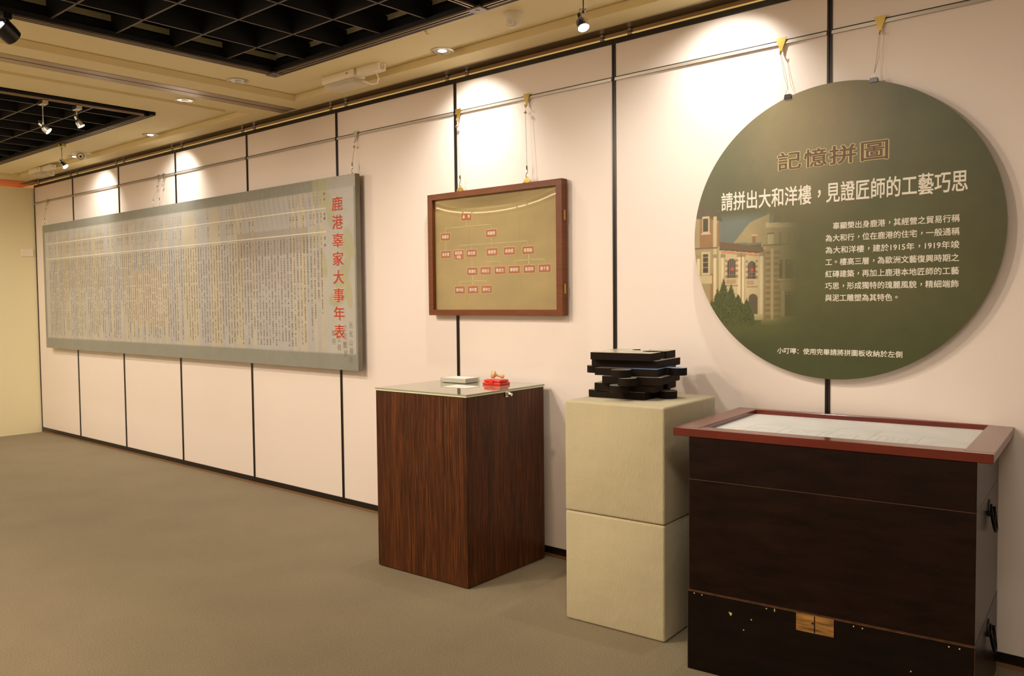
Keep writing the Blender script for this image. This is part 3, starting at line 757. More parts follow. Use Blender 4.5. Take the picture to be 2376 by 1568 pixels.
# --- framed family tree
def family():
    x0, x1, z0, z1 = 6.998, 8.105, 1.434, 2.216
    cx, cz = (x0 + x1) / 2, (z0 + z1) / 2
    root = empty('framed_chart', (cx, -.03, cz))
    tag(root, 'reddish brown wooden picture frame holding a glazed family tree chart', 'picture frame')
    w, h = (x1 - x0) / 2, (z1 - z0) / 2; iw, ih = w - .042, h - .036
    yf, yb = -.032, .020
    for nm, pts in {'t': [(-w, h), (w, h), (iw, ih), (-iw, ih)], 'b': [(-w, -h), (w, -h), (iw, -ih), (-iw, -ih)],
                    'l': [(-w, -h), (-w, h), (-iw, ih), (-iw, -ih)], 'r': [(w, -h), (w, h), (iw, ih), (iw, -ih)]}.items():
        MB().prism(pts, yf, yb, axis='y').build('frame_rail', M['frame_wood'], root)
    MB().box(-iw, iw, -.006, .018, -ih, ih).build('backing_print', M['tree_print'], root)
    # bowed acrylic sheet
    n = 28; V = []; F = []
    for j in range(n + 1):
        for i in range(n + 1):
            u, v = 2 * i / n - 1, 2 * j / n - 1
            V.append((u * iw, -.013 - .0042 * (1 - u * u) * (1 - v * v) , v * ih))
    for j in range(n):
        for i in range(n): a = j * (n + 1) + i; F.append((a, a + 1, a + n + 2, a + n + 1))
    rawmesh('acrylic_sheet', V, F, M['acrylic'], root, smooth=True)
    # chart
    B = [(7.326, 2.056, '辜　琴'), (7.136, 1.940, '辜顯忠'), (7.137, 1.826, '辜孝德'), (7.253, 1.819, '辜斌甫'), (7.368, 1.825, '辜岳甫'), (7.538, 1.940, '辜顯榮'), (7.542, 1.825, '辜振甫'), (7.684, 1.825, '辜偉甫'), (7.832, 1.823, '辜寬敏'),
         (7.372, 1.711, '辜濂松'), (7.487, 1.711, '辜啟允'), (7.606, 1.711, '辜成允'), (7.721, 1.711, '辜朝明'), (7.840, 1.711, '辜英明'), (7.957, 1.711, '辜千里'), (7.260, 1.596, '辜仲諒'), (7.377, 1.596, '辜仲瑩'), (7.494, 1.596, '辜仲立')]
    T = Matrix.Translation((-cx, 0, -cz))
    for k, (bx, bz, nm) in enumerate(B):
        hh = .0225 if k != 3 else .030; zz = bz if k != 3 else bz
        o = MB().box(bx - .0475, bx + .0475, -.0066, -.006, zz - hh - .003, zz + hh + .003).build('box_outline', M['tree_line'], root); o.data.transform(T)
        b = MB().box(bx - .0440, bx + .0440, -.0072, -.0066, zz - hh, zz + hh).build('name_box', M['tree_box'], root); b.data.transform(T)
        t = Letters()
        if k == 3:
            t.row(nm, bx - .033, bx + .033, zz + .012, .023, .012, 2); t.row('(得壽)', bx - .036, bx + .036, zz - .014, .022, .012, 2)
        else: t.row(nm, bx - .033, bx + .033, zz, .024, .012, 2)
        t.build('name_lettering', M['t_white'], -.0076, root).data.transform(T)
    def seg(pts):
        m = MB()
        for (a, b), (c, d) in zip(pts, pts[1:]):
            m.box(min(a, c) - .0016, max(a, c) + .0016, -.0066, -.006, min(b, d) - .0016, max(b, d) + .0016)
        m.build('chart_line', M['tree_line'], root).data.transform(T)
    seg([(7.326, 2.03), (7.326, 1.994)]); seg([(7.136, 1.965), (7.136, 1.988), (7.142, 1.994), (7.532, 1.994), (7.538, 1.988), (7.538, 1.965)]); seg([(7.136, 1.915), (7.136, 1.85)])
    seg([(7.54, 1.915), (7.54, 1.85)]); seg([(7.253, 1.85), (7.253, 1.872), (7.259, 1.878), (7.826, 1.878), (7.832, 1.872), (7.832, 1.848)]); seg([(7.368, 1.878), (7.368, 1.85)]); seg([(7.684, 1.878), (7.684, 1.85)])
    seg([(7.37, 1.80), (7.37, 1.735)]); seg([(7.544, 1.80), (7.544, 1.766)]); seg([(7.487, 1.735), (7.487, 1.760), (7.493, 1.766), (7.60, 1.766), (7.606, 1.760), (7.606, 1.735)])
    seg([(7.836, 1.798), (7.84, 1.735)]); seg([(7.721, 1.735), (7.721, 1.760), (7.727, 1.766), (7.951, 1.766), (7.957, 1.760), (7.957, 1.735)])
    seg([(7.373, 1.686), (7.377, 1.62)]); seg([(7.26, 1.62), (7.26, 1.644), (7.266, 1.65), (7.488, 1.65), (7.494, 1.644), (7.494, 1.62)])
    for z in (.185, -.235):
        MB().box(w, w + .004, -.016, -.002, z - .028, z + .028).cyl((w + .003, -.009, z - .028), (w + .003, -.009, z + .028), .0035, n=10).build('hinge', M['brass'], root)
    # fretted brass hangers on the top rail
    for hx in (7.277, 7.831):
        m = MB()
        for k in range(9):
            a = PI * k / 8; m.cyl((hx - cx + .024 * math.cos(a), -.012, h + .002 + .022 * math.sin(a)), (hx - cx + .024 * math.cos(a), -.006, h + .002 + .022 * math.sin(a)), .006, n=8)
        for k in range(5):
            a = PI * (k + .5) / 5; m.cyl((hx - cx + .011 * math.cos(a), -.012, h + .004 + .011 * math.sin(a)), (hx - cx + .011 * math.cos(a), -.006, h + .004 + .011 * math.sin(a)), .005, n=8)
        m.box(hx - cx - .030, hx - cx + .030, -.012, -.006, h, h + .006)
        m.tube([(hx - cx + .007 * math.cos(t), -.010, h + .032 + .008 * math.sin(t)) for t in [2 * PI * j / 12 for j in range(13)]], .002, 6)
        m.build('brass_hanger', M['brass'], root)
family()

# --- hooks and wires on the picture rail
def hook(x, zend, lab, group, metal, fancy=True, lean=0.0, clip=False, grp=None, xe=None, ye=-.045):
    y = -.016
    t = empty('picture_hook', (x, y, RAIL)); tag(t, lab, 'picture hook', grp)
    MB().prism([(-.024, .010), (.024, .010), (.024, .002), (.007, -.042), (.005, -.058), (-.005, -.058), (-.007, -.042), (-.024, .002)], -.002, .001, axis='y').build('hook_plate', metal, t)
    MB().tube([(0, 0, -.050), (0, -.004, -.064), (.002, -.012, -.070), (.003, -.019, -.064), (.003, -.020, -.056)], .0032, 8).build('hook_tip', metal, t, smooth=True)
    ex = (xe if xe is not None else x) - x; ez = zend - RAIL; ey = ye - y
    if clip:
        # loop of string down to a black binder clip
        mz = (-.066 + ez + .02) * .55
        MB().tube([(.002, -.014, -.066), (ex * .5 - .004, -.01, mz), (ex, ey, ez + .028)], .0009, 5).tube([(.004, -.014, -.066), (ex * .5 + .006, -.01, mz), (ex, ey, ez + .028)], .0009, 5).build('string', M['wire'], t)
        MB().prism([(-.018 + ex, ez - .012), (.018 + ex, ez - .012), (.014 + ex, ez + .008), (-.014 + ex, ez + .008)], ey - .011, ey + .012, axis='y').build('binder_clip', M['black_clip'], t)
        MB().tube([(ex - .008, ey - .008, ez + .006), (ex - .006, ey - .010, ez + .028), (ex + .002, ey - .009, ez + .030), (ex + .004, ey - .008, ez + .006)], .0012, 6).build('clip_lever', M['silver_hook'], t)
    else:
        MB().tube([(.002, -.014, -.066), (.004, -.014, -.082), (.000, -.013, -.094)], .0012, 6).lathe([(.004, 0), (.009, .004), (.009, .012), (.004, .018)], (0, -.013, -.110), n=10).cyl((-.012, -.013, -.100), (.012, -.013, -.108), .0035, n=8).build('wire_lock', M['chrome'], t, smooth=True)
        MB().tube([(0, -.013, -.108), (ex, ey, ez + .085)], .0013, 6).build('wire', M['wire'], t)
        MB().lathe([(.002, 0), (.006, .004), (.006, .040), (.003, .046)], (ex, ey, ez + .040), n=10).tube([(ex, ey, ez + .042), (ex - .010, ey, ez + .026), (ex - .006, ey, ez + .008), (ex + .006, ey, ez + .010)], .0026, 8).build('snap_hook', M['chrome'], t, smooth=True)
    return t
g1 = None
hook(.559, 2.434, 'silver rail hook and wire at the far left end of the long timeline board', g1, M['silver_hook'], xe=.60, ye=-.06)
hook(3.262, 2.434, 'left silver rail hook of the close pair above the timeline board', g1, M['silver_hook'], ye=-.06, xe=3.24)
hook(3.362, 2.434, 'right silver rail hook of the close pair above the timeline board', g1, M['silver_hook'], ye=-.06, xe=3.36)
hook(6.212, 2.434, 'silver rail hook at the right end of the timeline board, above the red title', g1, M['silver_hook'], ye=-.06, xe=6.225)
hook(7.245, 2.235, 'brass rail hook holding the left wire of the wooden picture frame', g1, M['brass'], xe=7.277, ye=-.038)
hook(7.815, 2.235, 'brass rail hook holding the right wire of the wooden picture frame', g1, M['brass'], xe=7.831, ye=-.038)
hook(9.379, 2.460, 'brass rail hook with string to the left clip of the round green board', g1, M['brass'], clip=True, xe=9.427)
hook(9.826, 2.468, 'brass rail hook with string to the right clip of the round green board', g1, M['brass'], clip=True, xe=9.812)

# ------------------------------------------------------------------ PEDESTALS
def frame_at(ox, oy, th): return lambda u, v: (ox + u * math.cos(th) - v * math.sin(th), oy + u * math.sin(th) + v * math.cos(th))
# wooden display pedestal
wp = empty('wooden_pedestal', (7.285, -.762, 0), .045); tag(wp, 'tall dark striped wood veneer pedestal with a glass top', 'pedestal')
MB().box(0.004, .696, 0.0, .684, .006, 1.020, .0012, 1).build('body', M['veneer'], wp)
MB().box(.02, .68, .02, .66, 0, .008).build('base', M['dark_slot'], wp)
MB().box(-.001, .701, -.003, .688, 1.020, 1.0275).build('white_rim', M['glass_edge'], wp)
MB().box(-.001, .701, -.003, .688, 1.0275, 1.0345, .0015, 1).build('glass_top', [M['glass_top']], wp)
lk = MB().box(.700, .704, .322, .352, .992, 1.020, .001, 1).lathe([(.012, 0), (.012, .010), (.009, .014), (.009, .022)], (.703, .348, 1.006), (1, 0, 0), 16)
lk.build('lock', M['chrome'], wp, smooth=True)
Wp = frame_at(7.285, -.762, .045)
zt = 1.0345
def on_w(name, u, v, rz=0.0, z=zt):
    a, b = Wp(u, v); return empty(name, (a, b, z), .045 + rz)
# acrylic tray with cards
tr = on_w('card_tray', .205, .50, .03); tag(tr, 'low clear acrylic tray filled with white cards on the glass top', 'tray')
w_, d_, hh = .100, .068, .030
m = MB().box(-w_, w_, -d_, d_, 0, .003)
for (a, b, c, d) in [(-w_, w_, -d_, -d_ + .003), (-w_, w_, d_ - .003, d_), (-w_, -w_ + .003, -d_ + .003, d_ - .003), (w_ - .003, w_, -d_ + .003, d_ - .003)]: m.box(a, b, c, d, .003, hh)
m.build('tray_walls', M['tray_acrylic'], tr)
cs = on_w('card_stack', .205, .50, .03, zt + .003); tag(cs, 'stack of white cards lying inside the clear acrylic tray', 'cards', kind='stuff')
m = MB()
for k in range(14):
    j = random.uniform(-.0015, .0015); m.box(-w_ + .007 + j, w_ - .007 + j, -d_ + .007 - j, d_ - .007 - j, k * .0019, k * .0019 + .0016)
m.build('cards', M['paper'], cs)
cd = on_w('loose_card', .385, .315, .04); tag(cd, 'single white card lying on the glass in front of the tray', 'card')
MB().box(-.088, .088, -.060, .060, 0.0, .0008).build('card', M['paper'], cd)
t = Letters(); t.row('鹿港', .0, .05, 0, .02, 0, 2)
o = t.build('faint_stamp', mat('pink_ink', S(236, 190, 176), .6), 0, None); o.data.transform(Matrix.Rotation(-PI / 2, 4, 'X')); o.parent = cd; o.location = (.005, -.01, .0011)
# red ink pad box
rb = on_w('ink_pad_box', .485, .505, .02); tag(rb, 'bright red plastic ink pad box on the glass top', 'ink pad')
MB().box(-.066, .066, -.048, .048, 0, .016, .004).build('base', M['red_plastic'], rb, smooth=True)
MB().box(-.061, .061, -.043, .043, .017, .031, .005).box(-.05, .05, -.032, .032, .031, .0325).build('lid', M['red_plastic'], rb, smooth=True)
MB().box(-.015, .015, -.052, -.046, .010, .022, .001).build('catch', M['red_plastic'], rb)
# wooden stamp lying on the red box
st = on_w('wooden_stamp', .492, .512, .30, zt + .0325); tag(st, 'small round pale wooden stamp lying on the red ink pad box', 'stamp')
MB().lathe([(.0, -.034), (.021, -.034), (.0225, -.031), (.0225, -.021), (.019, -.017), (.009, -.010), (.008, .002), (.012, .016), (.014, .026), (.011, .036), (.0, .040)], (0, 0, .0225), (1, .25, -.18), 24).build('stamp_handle', M['stamp_wood'], st, smooth=True)
MB().lathe([(.0, 0), (.021, 0), (.021, .003), (.0, .003)], Vector((0, 0, .0225)) - Vector((1, .25, -.18)).normalized() * .0368, (1, .25, -.18), 24).build('rubber_face', mat('rubber', S(190, 120, 96), .7), st)

# two stacked cloth-covered cubes
for (z, lab) in [(0.0, 'lower beige carpet-covered cube standing on the floor beside the dark chest'), (.526, 'upper beige carpet-covered cube carrying the stack of puzzle pieces')]:
    c = empty('cloth_cube', (8.620, -.715, z), .072); tag(c, lab, 'display cube')
    m = MB(); m.box(0, .523, 0, .548, .001, .525, .011, 3)
    m.build('cloth_cover', M['fabric'], c, smooth=True)
    MB().tube([(.515, .008, .02), (.514, .009, .26), (.5155, .0075, .505)], .0035, 6).tube([(.02, .0095, .517), (.26, .008, .5165), (.505, .0095, .517)], .003, 6).build('cover_seam', M['fabric'], c, smooth=True)

# ------------------------------------------------------------------ PUZZLE PIECES
def edge_pts(a, b, kind, n=20):
    """points from a towards b (b excluded) with a jigsaw tab (1), blank (-1) or plain (0)"""
    a, b = Vector(a), Vector(b); d = (b - a); L = d.length; d.normalize(); nrm = Vector((d.y, -d.x)) * kind
    if kind == 0: return [tuple(a)]
    out = [tuple(a)]; c = (a + b) / 2; r = L * .150; nk = L * .085; ctr = nrm * (L * .185)
    th0 = math.asin(nk / r)
    out.append(tuple(c - d * nk * 1.35)); out.append(tuple(c - d * nk + nrm * (L * .02)))
    a0 = PI + (PI / 2 - th0); 
    for k in range(n + 1):
        t = th0 + (2 * PI - 2 * th0) * k / n       # angle from the neck direction
        p = c + ctr - nrm * (r * math.cos(t)) - d * (r * math.sin(t))
        out.append(tuple(p))
    out.append(tuple(c + d * nk + nrm * (L * .02))); out.append(tuple(c + d * nk * 1.35))
    return out
def piece(level, u, v, rot, w, d, kinds, top, lab):
    z = 1.0525 + .0366 * level
    a, b = frame_at(8.620, -.715, .072)(u, v)
    t = empty('puzzle_piece', (a, b, z), .072 + rot); tag(t, lab, 'puzzle piece', 'big foam jigsaw pieces')
    c = [(0, 0), (w, 0), (w, d), (0, d)]; P = []
    for k in range(4): P += edge_pts(c[k], c[(k + 1) % 4], kinds[k])
    MB().prism(P, 0, .0350).build('foam_body', M['foam_black'], t)
    MB().prism(P, .0350, .0358).build('printed_top', top, t)
    return t
blue = mat('print_blue', S(140, 178, 226), .3)
_nt = blue.node_tree; _tc = _nt.nodes.new('ShaderNodeTexCoord'); _sx = _nt.nodes.new('ShaderNodeSeparateXYZ'); _cr = _nt.nodes.new('ShaderNodeValToRGB')
_cr.color_ramp.elements[0].position = .16; _cr.color_ramp.elements[0].color = S(120, 110, 92); _cr.color_ramp.elements[1].position = .24; _cr.color_ramp.elements[1].color = S(136, 174, 226)
_nt.links.new(_tc.outputs['Object'], _sx.inputs[0]); _nt.links.new(_sx.outputs[0], _cr.inputs[0]); _nt.links.new(_cr.outputs[0], _nt.nodes['Principled BSDF'].inputs['Base Color'])
grey = mat('print_grey', S(176, 170, 150), .25, noise=(9, .35, (1, 1, 1)))
greyb = mat('print_greenish', S(150, 152, 140), .3, noise=(8, .3, (1, 1, 1)))
piece(0, .026, .176, .03, .300, .29, (0, 1, -1, 0), greyb, 'black foam puzzle piece at the bottom of the stack, rounded tab to the right')
piece(1, .066, .165, .12, .310, .29, (1, -1, 0, -1), greyb, 'black foam puzzle piece, second from the bottom, with a rounded tab in front')
piece(2, .118, .150, .16, .295, .29, (1, 0, -1, 0), greyb, 'black foam puzzle piece, third from the bottom, set back on the left')
piece(3, .072, .158, .16, .315, .29, (1, 1, -1, 1), blue, 'black foam puzzle piece with a sky blue top and three rounded tabs')
piece(4, .020, .215, .07, .345, .29, (0, 0, -1, 0), grey, 'black foam puzzle piece just below the top one, plain front edge')
piece(5, .036, .178, .10, .315, .32, (0, -1, -1, 0), grey, 'black foam puzzle piece on top of the stack, notched right and back edges')

# ------------------------------------------------------------------ CHEST WITH PUZZLE TABLE
TH = .102; CO = (9.346, -.826)
def bail(parent, v, z, x=1.041):
    # back plate, posts and drop ring
    pl = MB().lathe([(.0, 0), (.034, 0), (.034, .003), (.028, .006), (.0, .006)], (x, v, z + .050), (1, 0, 0), 20)
    h = pl.box(x, x + .012, v - .006, v + .006, z + .035, z + .065).build('handle_plate', M['iron'], parent, smooth=True)
    pts = []
    for k in range(17):
        t = PI * k / 16
        pts.append((x + .014 + .012 * math.sin(t), v + .044 * math.cos(t), z + .040 - .075 * math.sin(t)))
    MB().tube(pts, .0058, 8).build('drop_handle', M['iron'], h, smooth=True)
    MB().cyl((x, v - .044, z + .040), (x + .020, v - .044, z + .040), .008, n=12).build('handle_post', M['iron'], h)
    MB().cyl((x, v + .044, z + .040), (x + .020, v + .044, z + .040), .008, n=12).build('handle_post', M['iron'], h)
lower = empty('wooden_crate', (*CO, 0), TH); tag(lower, 'low black-brown wooden box on the floor under the chest, with a bare wood patch', 'box')
MB().box(-.003, 1.043, -.004, .680, 0, .3285, .0015, 1).build('body', M['crate'], lower)
MB().box(-.0036, 1.0436, -.0046, -.003, .3262, .3292).box(-.0040, -.0026, -.0046, -.003, 0.0, .32).box(1.0424, 1.0438, -.0046, -.003, 0.0, .32).build('worn_edge', M['bare_edge'], lower)
MB().box(.440, .579, -.0056, -.003, .259, .327).build('lock_patch', M['bare_wood'], lower)
MB().box(.507, .511, -.0060, -.0056, .261, .325).cyl((.502, -.0064, .296), (.502, -.0056, .296), .004, n=10).build('patch_marks', M['crate'], lower)
screw = MB().cyl((0, -.0056, 0), (0, -.004, 0), .0026, n=8).build('screw_head', M['stamp_wood'], lower)
for k, (a, b) in enumerate([(.026, .320), (.059, .319), (.325, .317), (.357, .320), (.357, .314), (.649, .317), (.680, .316), (.964, .314), (.997, .314), (.844, .197)]):
    s_ = screw if k == 0 else screw.copy()
    if k: COL.objects.link(s_); s_.parent = lower
    s_.location = (a, 0, b)
for chip in ([(.172, .272), (.186, .270), (.184, .260), (.180, .258)], [(.231, .214), (.237, .213), (.234, .208)], [(.262, .262), (.268, .262), (.265, .255)]):
    MB().prism(chip, -.0050, -.004, axis='y').build('paint_chip', M['stamp_wood'], lower)
bail(lower, .376, .225, 1.043)
upper = empty('wooden_chest', (*CO, 0), TH); tag(upper, 'large dark brown wooden chest with iron side handle, under the red framed puzzle table', 'chest')
MB().box(0, 1.042, 0, .678, .3300, .7892, .0018, 1).build('body', M['chest'], upper)
MB().box(0, 1.042, 0, .678, .7915, .9630, .0018, 1).build('lid', M['chest'], upper)
MB().box(.001, 1.041, .001, .677, .7885, .7915).build('lid_joint', mat('joint_line', S(74, 44, 24), .6), upper)
MB().box(-.0006, 1.0426, -.0007, .001, .3300, .3322).build('worn_edge', M['bare_edge'], upper)
bail(upper, .360, .685)

tb = empty('puzzle_table', (9.277, -.835, .9635), TH); tag(tb, 'red-brown lacquered frame top with recessed white puzzle board, resting on the dark chest', 'table top')
Wt, Dt, zt2 = 1.160, .775, .0325
ix0, ix1, iy0, iy1 = .098, 1.066, .085, .716
Dt = .765
for (a, b, c, d) in [(0, ix0, .0, Dt), (ix1, Wt, 0.0, Dt)]:
    MB().box(a, b, c + .0385, d - .0385, 0, zt2, .002, 1).build('end_rail', M['lacquer'], tb)
MB().box(0, Wt, 0, .0385, 0, zt2, .002, 1).build('side_rail', M['lacquer'], tb)
MB().box(0, Wt, Dt - .0385, Dt, 0, zt2, .002, 1).build('side_rail', M['lacquer'], tb)
MB().box(ix0, ix1, .0385, iy0, 0, zt2 - .0008, .001, 1).build('inner_rail', M['lacquer'], tb)
MB().box(ix0, ix1, iy1, Dt - .0385, 0, zt2 - .0008, .001, 1).build('inner_rail', M['lacquer'], tb)
MB().box(ix0 - .001, ix1 + .001, iy0 - .001, iy1 + .001, 0.001, .0125).build('puzzle_board', M['white_board'], tb)
# faint engraved house on the board
m = MB()
def ln2(a, b, c, d, wd=.0012):
    p, q = Vector((a, b)), Vector((c, d)); e = (q - p).normalized(); n_ = Vector((-e.y, e.x)) * wd
    m.prism([tuple(p - n_), tuple(q - n_), tuple(q + n_), tuple(p + n_)], .0125, .0129)
for (a, b, c, d) in [(.2, .2, .95, .2), (.22, .2, .22, .38), (.36, .2, .36, .42), (.22, .38, .36, .42), (.36, .34, .55, .34), (.55, .2, .55, .46), (.55, .46, .63, .52), (.63, .52, .71, .46), (.71, .46, .71, .2), (.55, .46, .71, .46), (.71, .34, .88, .34), (.88, .2, .88, .40), (.88, .40, .98, .38), (.6, .2, .6, .31), (.66, .2, .66, .31), (.6, .31, .66, .31), (.52, .2, .52, .34), (.74, .2, .74, .34)]: ln2(a, b, c, d)
for k in range(6):
    for x_ in (.25, .29, .40, .45, .77, .82, .92): 
        if k % 2 == 0: ln2(x_, .235 + k * .02, x_ + .022, .235 + k * .02, .0008)
for x_ in (.25, .40, .45, .77, .82): ln2(x_, .23, x_, .32, .0008); ln2(x_ + .022, .23, x_ + .022, .32, .0008)
m.build('engraved_outline', M['engrave'], tb)

# ------------------------------------------------------------------ CEILING FITTINGS
def downlight(x, y, lit, lab, z=ZB, aim=None, power=60):
    t = empty('downlight', (x, y, z)); tag(t, lab, 'downlight')
    MB().lathe([(.060, .0), (.068, -.0012), (.068, -.004), (.058, -.006), (.056, .0)], n=32, ring=True).build('trim_ring', M['steel'], t, smooth=True)
    MB().lathe([(.055, -.003), (.046, -.0008), (.030, -.0004), (.0, -.0004)], n=32).build('reflector', M['chrome'], t, smooth=True)
    MB().lathe([(.0, -.006), (.021, -.006), (.026, -.0035), (.026, -.001), (.0, -.001)], n=24).build('lamp', M['lamp_disc'] if lit else M['steel'], t)
    if lit:
        lamp('downlight_beam', 'SPOT', (x, y, z - .012), power, HALO, aim, spot_size=math.radians(112), spot_blend=1.0, shadow_soft_size=.022).parent = None
    return t
DL = [(2.20, 1.80), (3.80, 3.52), (7.446, 7.33), (9.16, 8.98)]
labs = ['lit round downlight in the ceiling furthest from the camera, beside the far dome sensor', 'lit round downlight over the middle of the timeline board', 'lit round downlight in the ceiling between the emergency light and the dome camera', 'lit round downlight above the wall left of the round board']
for (x, wx), lb in zip(DL, labs):
    downlight(x, -.345, True, lb, aim=(wx * .6 + x * .4, -0.02, 2.32), power=66)
downlight(5.93 + .045, -.80, False, 'unlit round downlight on the camera side of the cross track')
downlight(5.28 - .01, -.80, False, 'unlit round downlight on the far side of the cross track', z=2.985)

def tracklight(px, py, hz, head, aim, lab, scale=1.0, box=True, mt=None, sticker=False, boxm=None, power=40, dark=False):
    """px,py: mount on the track; hz: drop of the stem; head: centre of the lamp head; aim: unit direction"""
    t = empty('track_light', (px, py, 2.971)); tag(t, lab, 'track light')
    bm_ = boxm or M['steel']
    MB().box(-.028, .055, -.020, .020, -.030, -.0005 - .0, .003, 1).build('adapter_box', bm_, t)
    if sticker: MB().box(.0552, .0560, -.018, .004, -.028, -.004).build('sticker', M['yellow'], t); MB().box(-.020, .012, -.0215, -.0205, -.027, -.004).build('sticker', M['yellow'], t)
    MB().cyl((0, 0, -.030), (0, 0, -.050), .006, n=10).cyl((0, 0, -.050), (0, 0, hz), .0035, n=10).build('stem', M['steel'], t)
    K = 1.7 if dark else 1.0
    h = Vector(head); d = Vector(aim).normalized(); side = d.cross(Vector((0, 0, 1))).normalized()
    mt = mt or M['steel']
    hd = MB().lathe([(r_ * K, h_ * K) for r_, h_ in ([(.0, -.030), (.026, -.030), (.0275, -.010), (.0275, .024), (.0255, .026), (.024, .020), (.0, .018)] if dark else [(.0, -.055), (.011, -.055), (.012, -.030), (.013, -.030), (.022, -.018), (.0265, -.010), (.0275, .024), (.0255, .026), (.024, .020), (.0, .018)])], h, d, 24).build('lamp_head', mt, t, smooth=True)
    MB().lathe([(.0, .0205 * K), (.0235 * K * (.5 if dark else 1), .0205 * K), (.0235 * K * (.5 if dark else 1), .0215 * K), (.0, .0215 * K)], h, d, 24).build('bulb', M['lamp_disc_cool'] if not dark else M['lamp_disc'], hd)
    j = Vector((0, 0, hz))
    MB().tube([j, h + side * .030 - d * .004, h + side * .030 + d * .020], .0022, 6).cyl(j - Vector((0, 0, .006)), j + Vector((0, 0, .006)), .008, n=10).build('yoke', M['steel'], t)
    MB().tube([j + Vector((0, 0, .004)), j - side * .012 + Vector((0, 0, .016)), h - d * .070 - side * .006 + Vector((0, 0, .012)), h - d * .052], .0022, 6).build('cable', M['brown_alu'], t, smooth=True)
    if power:
        p = Vector((px, py, 2.972)) + h + d * .03
        lamp('track_beam', 'SPOT', p, power, HALO, p + d, spot_size=math.radians(60), spot_blend=.9, shadow_soft_size=.02)
    return t
tracklight(4.585, -1.505, -.160, (.005, .015, -.195), (.45, .55, -.62), 'silver track light hanging over the far opening, left of its shorter neighbour', power=14)
tracklight(4.585, -1.275, -.055, (.02, .01, -.125), (.30, .40, -.90), 'short silver track light with ribbed neck over the far opening, right of its neighbour', power=12)
tracklight(2.972, -.765, -.150, (.010, .010, -.185), (.55, .35, -.72), 'silver track light with a yellow stickered box, hanging near the far dome sensor', sticker=True, power=10)
tracklight(8.790, -.775, -.160, (-.022, .020, -.200), (.46, -.20, -.95), 'silver track light on a thin rod in front of the wall, near the dome camera', power=22)
tracklight(6.365, -2.325, -.040, (.015, .0, -.078), (.35, -.75, .45), 'black track light at the top left corner of the near ceiling opening', mt=M['black_clip'], boxm=M['black_clip'], power=0, dark=True)

# dome camera
dc = empty('dome_camera', (8.178, -.545, ZB)); tag(dc, 'white dome camera on the cream ceiling beside the hanging track light', 'security camera')
MB().lathe([(.0, 0), (.050, 0), (.051, -.006), (.048, -.012), (.046, -.030), (.040, -.052), (.028, -.066), (.012, -.073), (.0, -.075)][::-1], n=32).build('housing', M['white_plastic'], dc, smooth=True)
MB().tube([(.030 * math.cos(a) + .006, -.030 + .012 * math.sin(a), -.044 - .016 * math.sin(a) - .012) for a in [PI * k / 10 for k in range(11)]], .002, 6).build('eyelid_rim', M['rail'], dc, smooth=True)
MB().lathe([(.0, 0), (.018, 0), (.014, .008), (0, .010)], (.002, -.034, -.048), (.1, -.8, -.5), 20).build('lens_window', M['tray_acrylic'], dc, smooth=True)
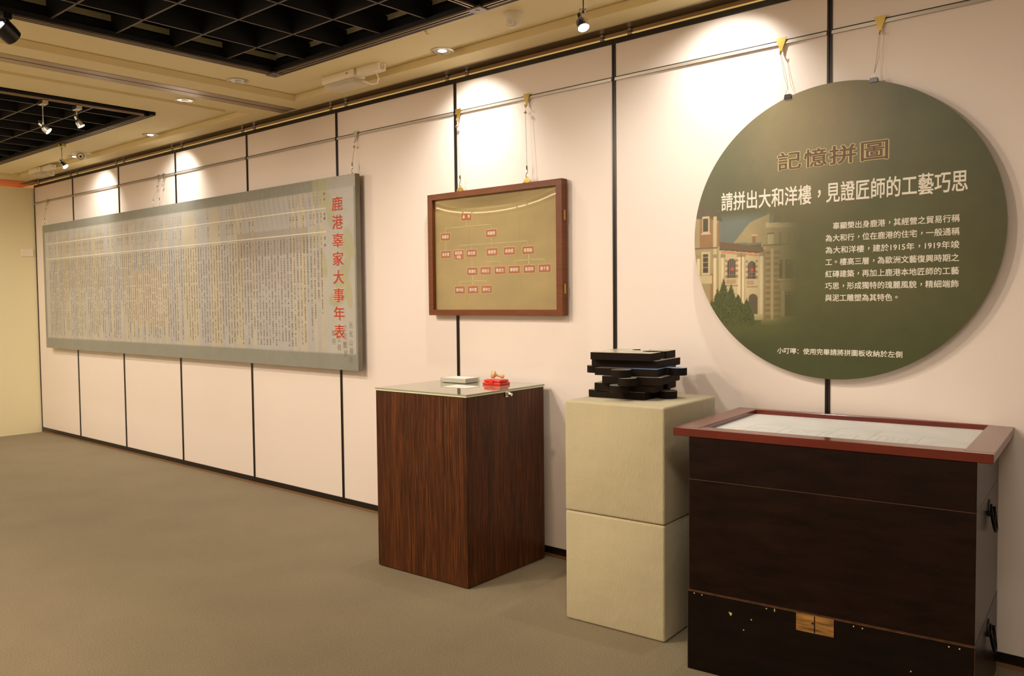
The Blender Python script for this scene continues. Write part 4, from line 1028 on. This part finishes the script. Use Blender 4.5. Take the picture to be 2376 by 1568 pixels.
# far dome sensor with square plate
ds = empty('dome_sensor', (2.443, -.383, ZB)); tag(ds, 'white ceiling dome sensor with a dark round lens near the far end', 'sensor')
MB().box(-.075, .075, -.075, .075, -.004, 0, .002, 1).build('square_plate', M['white_plastic'], ds)
MB().lathe([(.0, -.064), (.022, -.062), (.042, -.048), (.054, -.026), (.055, -.004), (.0, -.004)], n=32).build('dome', M['white_plastic'], ds, smooth=True)
dv = (.80, -.42, -.42)
MB().lathe([(.030, .0), (.034, .0), (.034, .003), (.030, .003)], Vector((0, 0, -.018)) + Vector(dv).normalized() * .046, dv, 28, ring=True).build('ring', M['lens'], ds)
MB().lathe([(0, 0), (.010, 0), (.010, .004), (0, .004)], Vector((0, 0, -.018)) + Vector(dv).normalized() * .053, dv, 20).build('lens', M['lens'], ds)
# sprinkler hook
sp = MB().tube([(0, 0, 0), (0, 0, -.010), (.008, 0, -.018), (.012, .002, -.012), (.014, .004, -.020)], .0022, 6).lathe([(.0, 0), (.010, 0), (.008, -.003), (0, -.003)], n=12).build('ceiling_hook', M['brass'], smooth=True)
sp.location = (7.639, -.657, ZB); tag(sp, 'tiny screw hook in the ceiling between the louvred opening and the downlight', 'hook')

def emergency(x, y, z, lab, lab2, s=1.0):
    t = empty('emergency_light', (x, y, z)); tag(t, lab, 'emergency light')
    MB().box(-.165, .165, -.050, .045, -.050, 0, .003, 1).build('housing', M['white_plastic'], t)
    MB().box(-.155, .160, -.044, .085, -.088, -.052, .010, 2)  .build('diffuser', M['diffuser'], t, smooth=True)
    for k in (-1, 1): MB().cyl((-.12, k * .012 + .02, -.070), (.12, k * .012 + .02, -.070), .006, n=10).build('tube', M['white_plastic'], t)
    MB().cyl((.095, -.052, -.020), (.095, -.049, -.020), .005, n=10).cyl((.108, -.052, -.019), (.108, -.049, -.019), .0028, n=8).build('indicator', M['red_led'], t)
    j = empty('socket_box', (x + .29, y - .005, z)); tag(j, lab2, 'socket box')
    MB().box(-.115, .10, -.032, .032, -.045, 0, .002, 1).build('housing', M['white_plastic'], j)
    MB().lathe([(.014, 0), (.017, 0), (.017, .0015), (.014, .0015)], (.10, 0, -.022), (1, 0, 0), 20, ring=True).box(.100, .1015, -.008, .008, -.0235, -.0205).build('socket_face', M['rail'], j)
    MB().tube([(.02, .02, -.045), (.03, .03, -.075), (0.0, .045, -.098), (-.045, .045, -.100), (-.08, .035, -.085), (-.115, .02, -.070)], .0055, 8).build('cable', M['white_plastic'], j, smooth=True)
emergency(6.60, -.415, ZB, 'white ceiling emergency light with clear diffuser above the gap between board and frame', 'small white socket box with a looped cable beside the nearer emergency light')
emergency(1.15, -.30, ZB, 'white ceiling emergency light with clear diffuser near the far left corner', 'small white socket box with a looped cable beside the far emergency light')
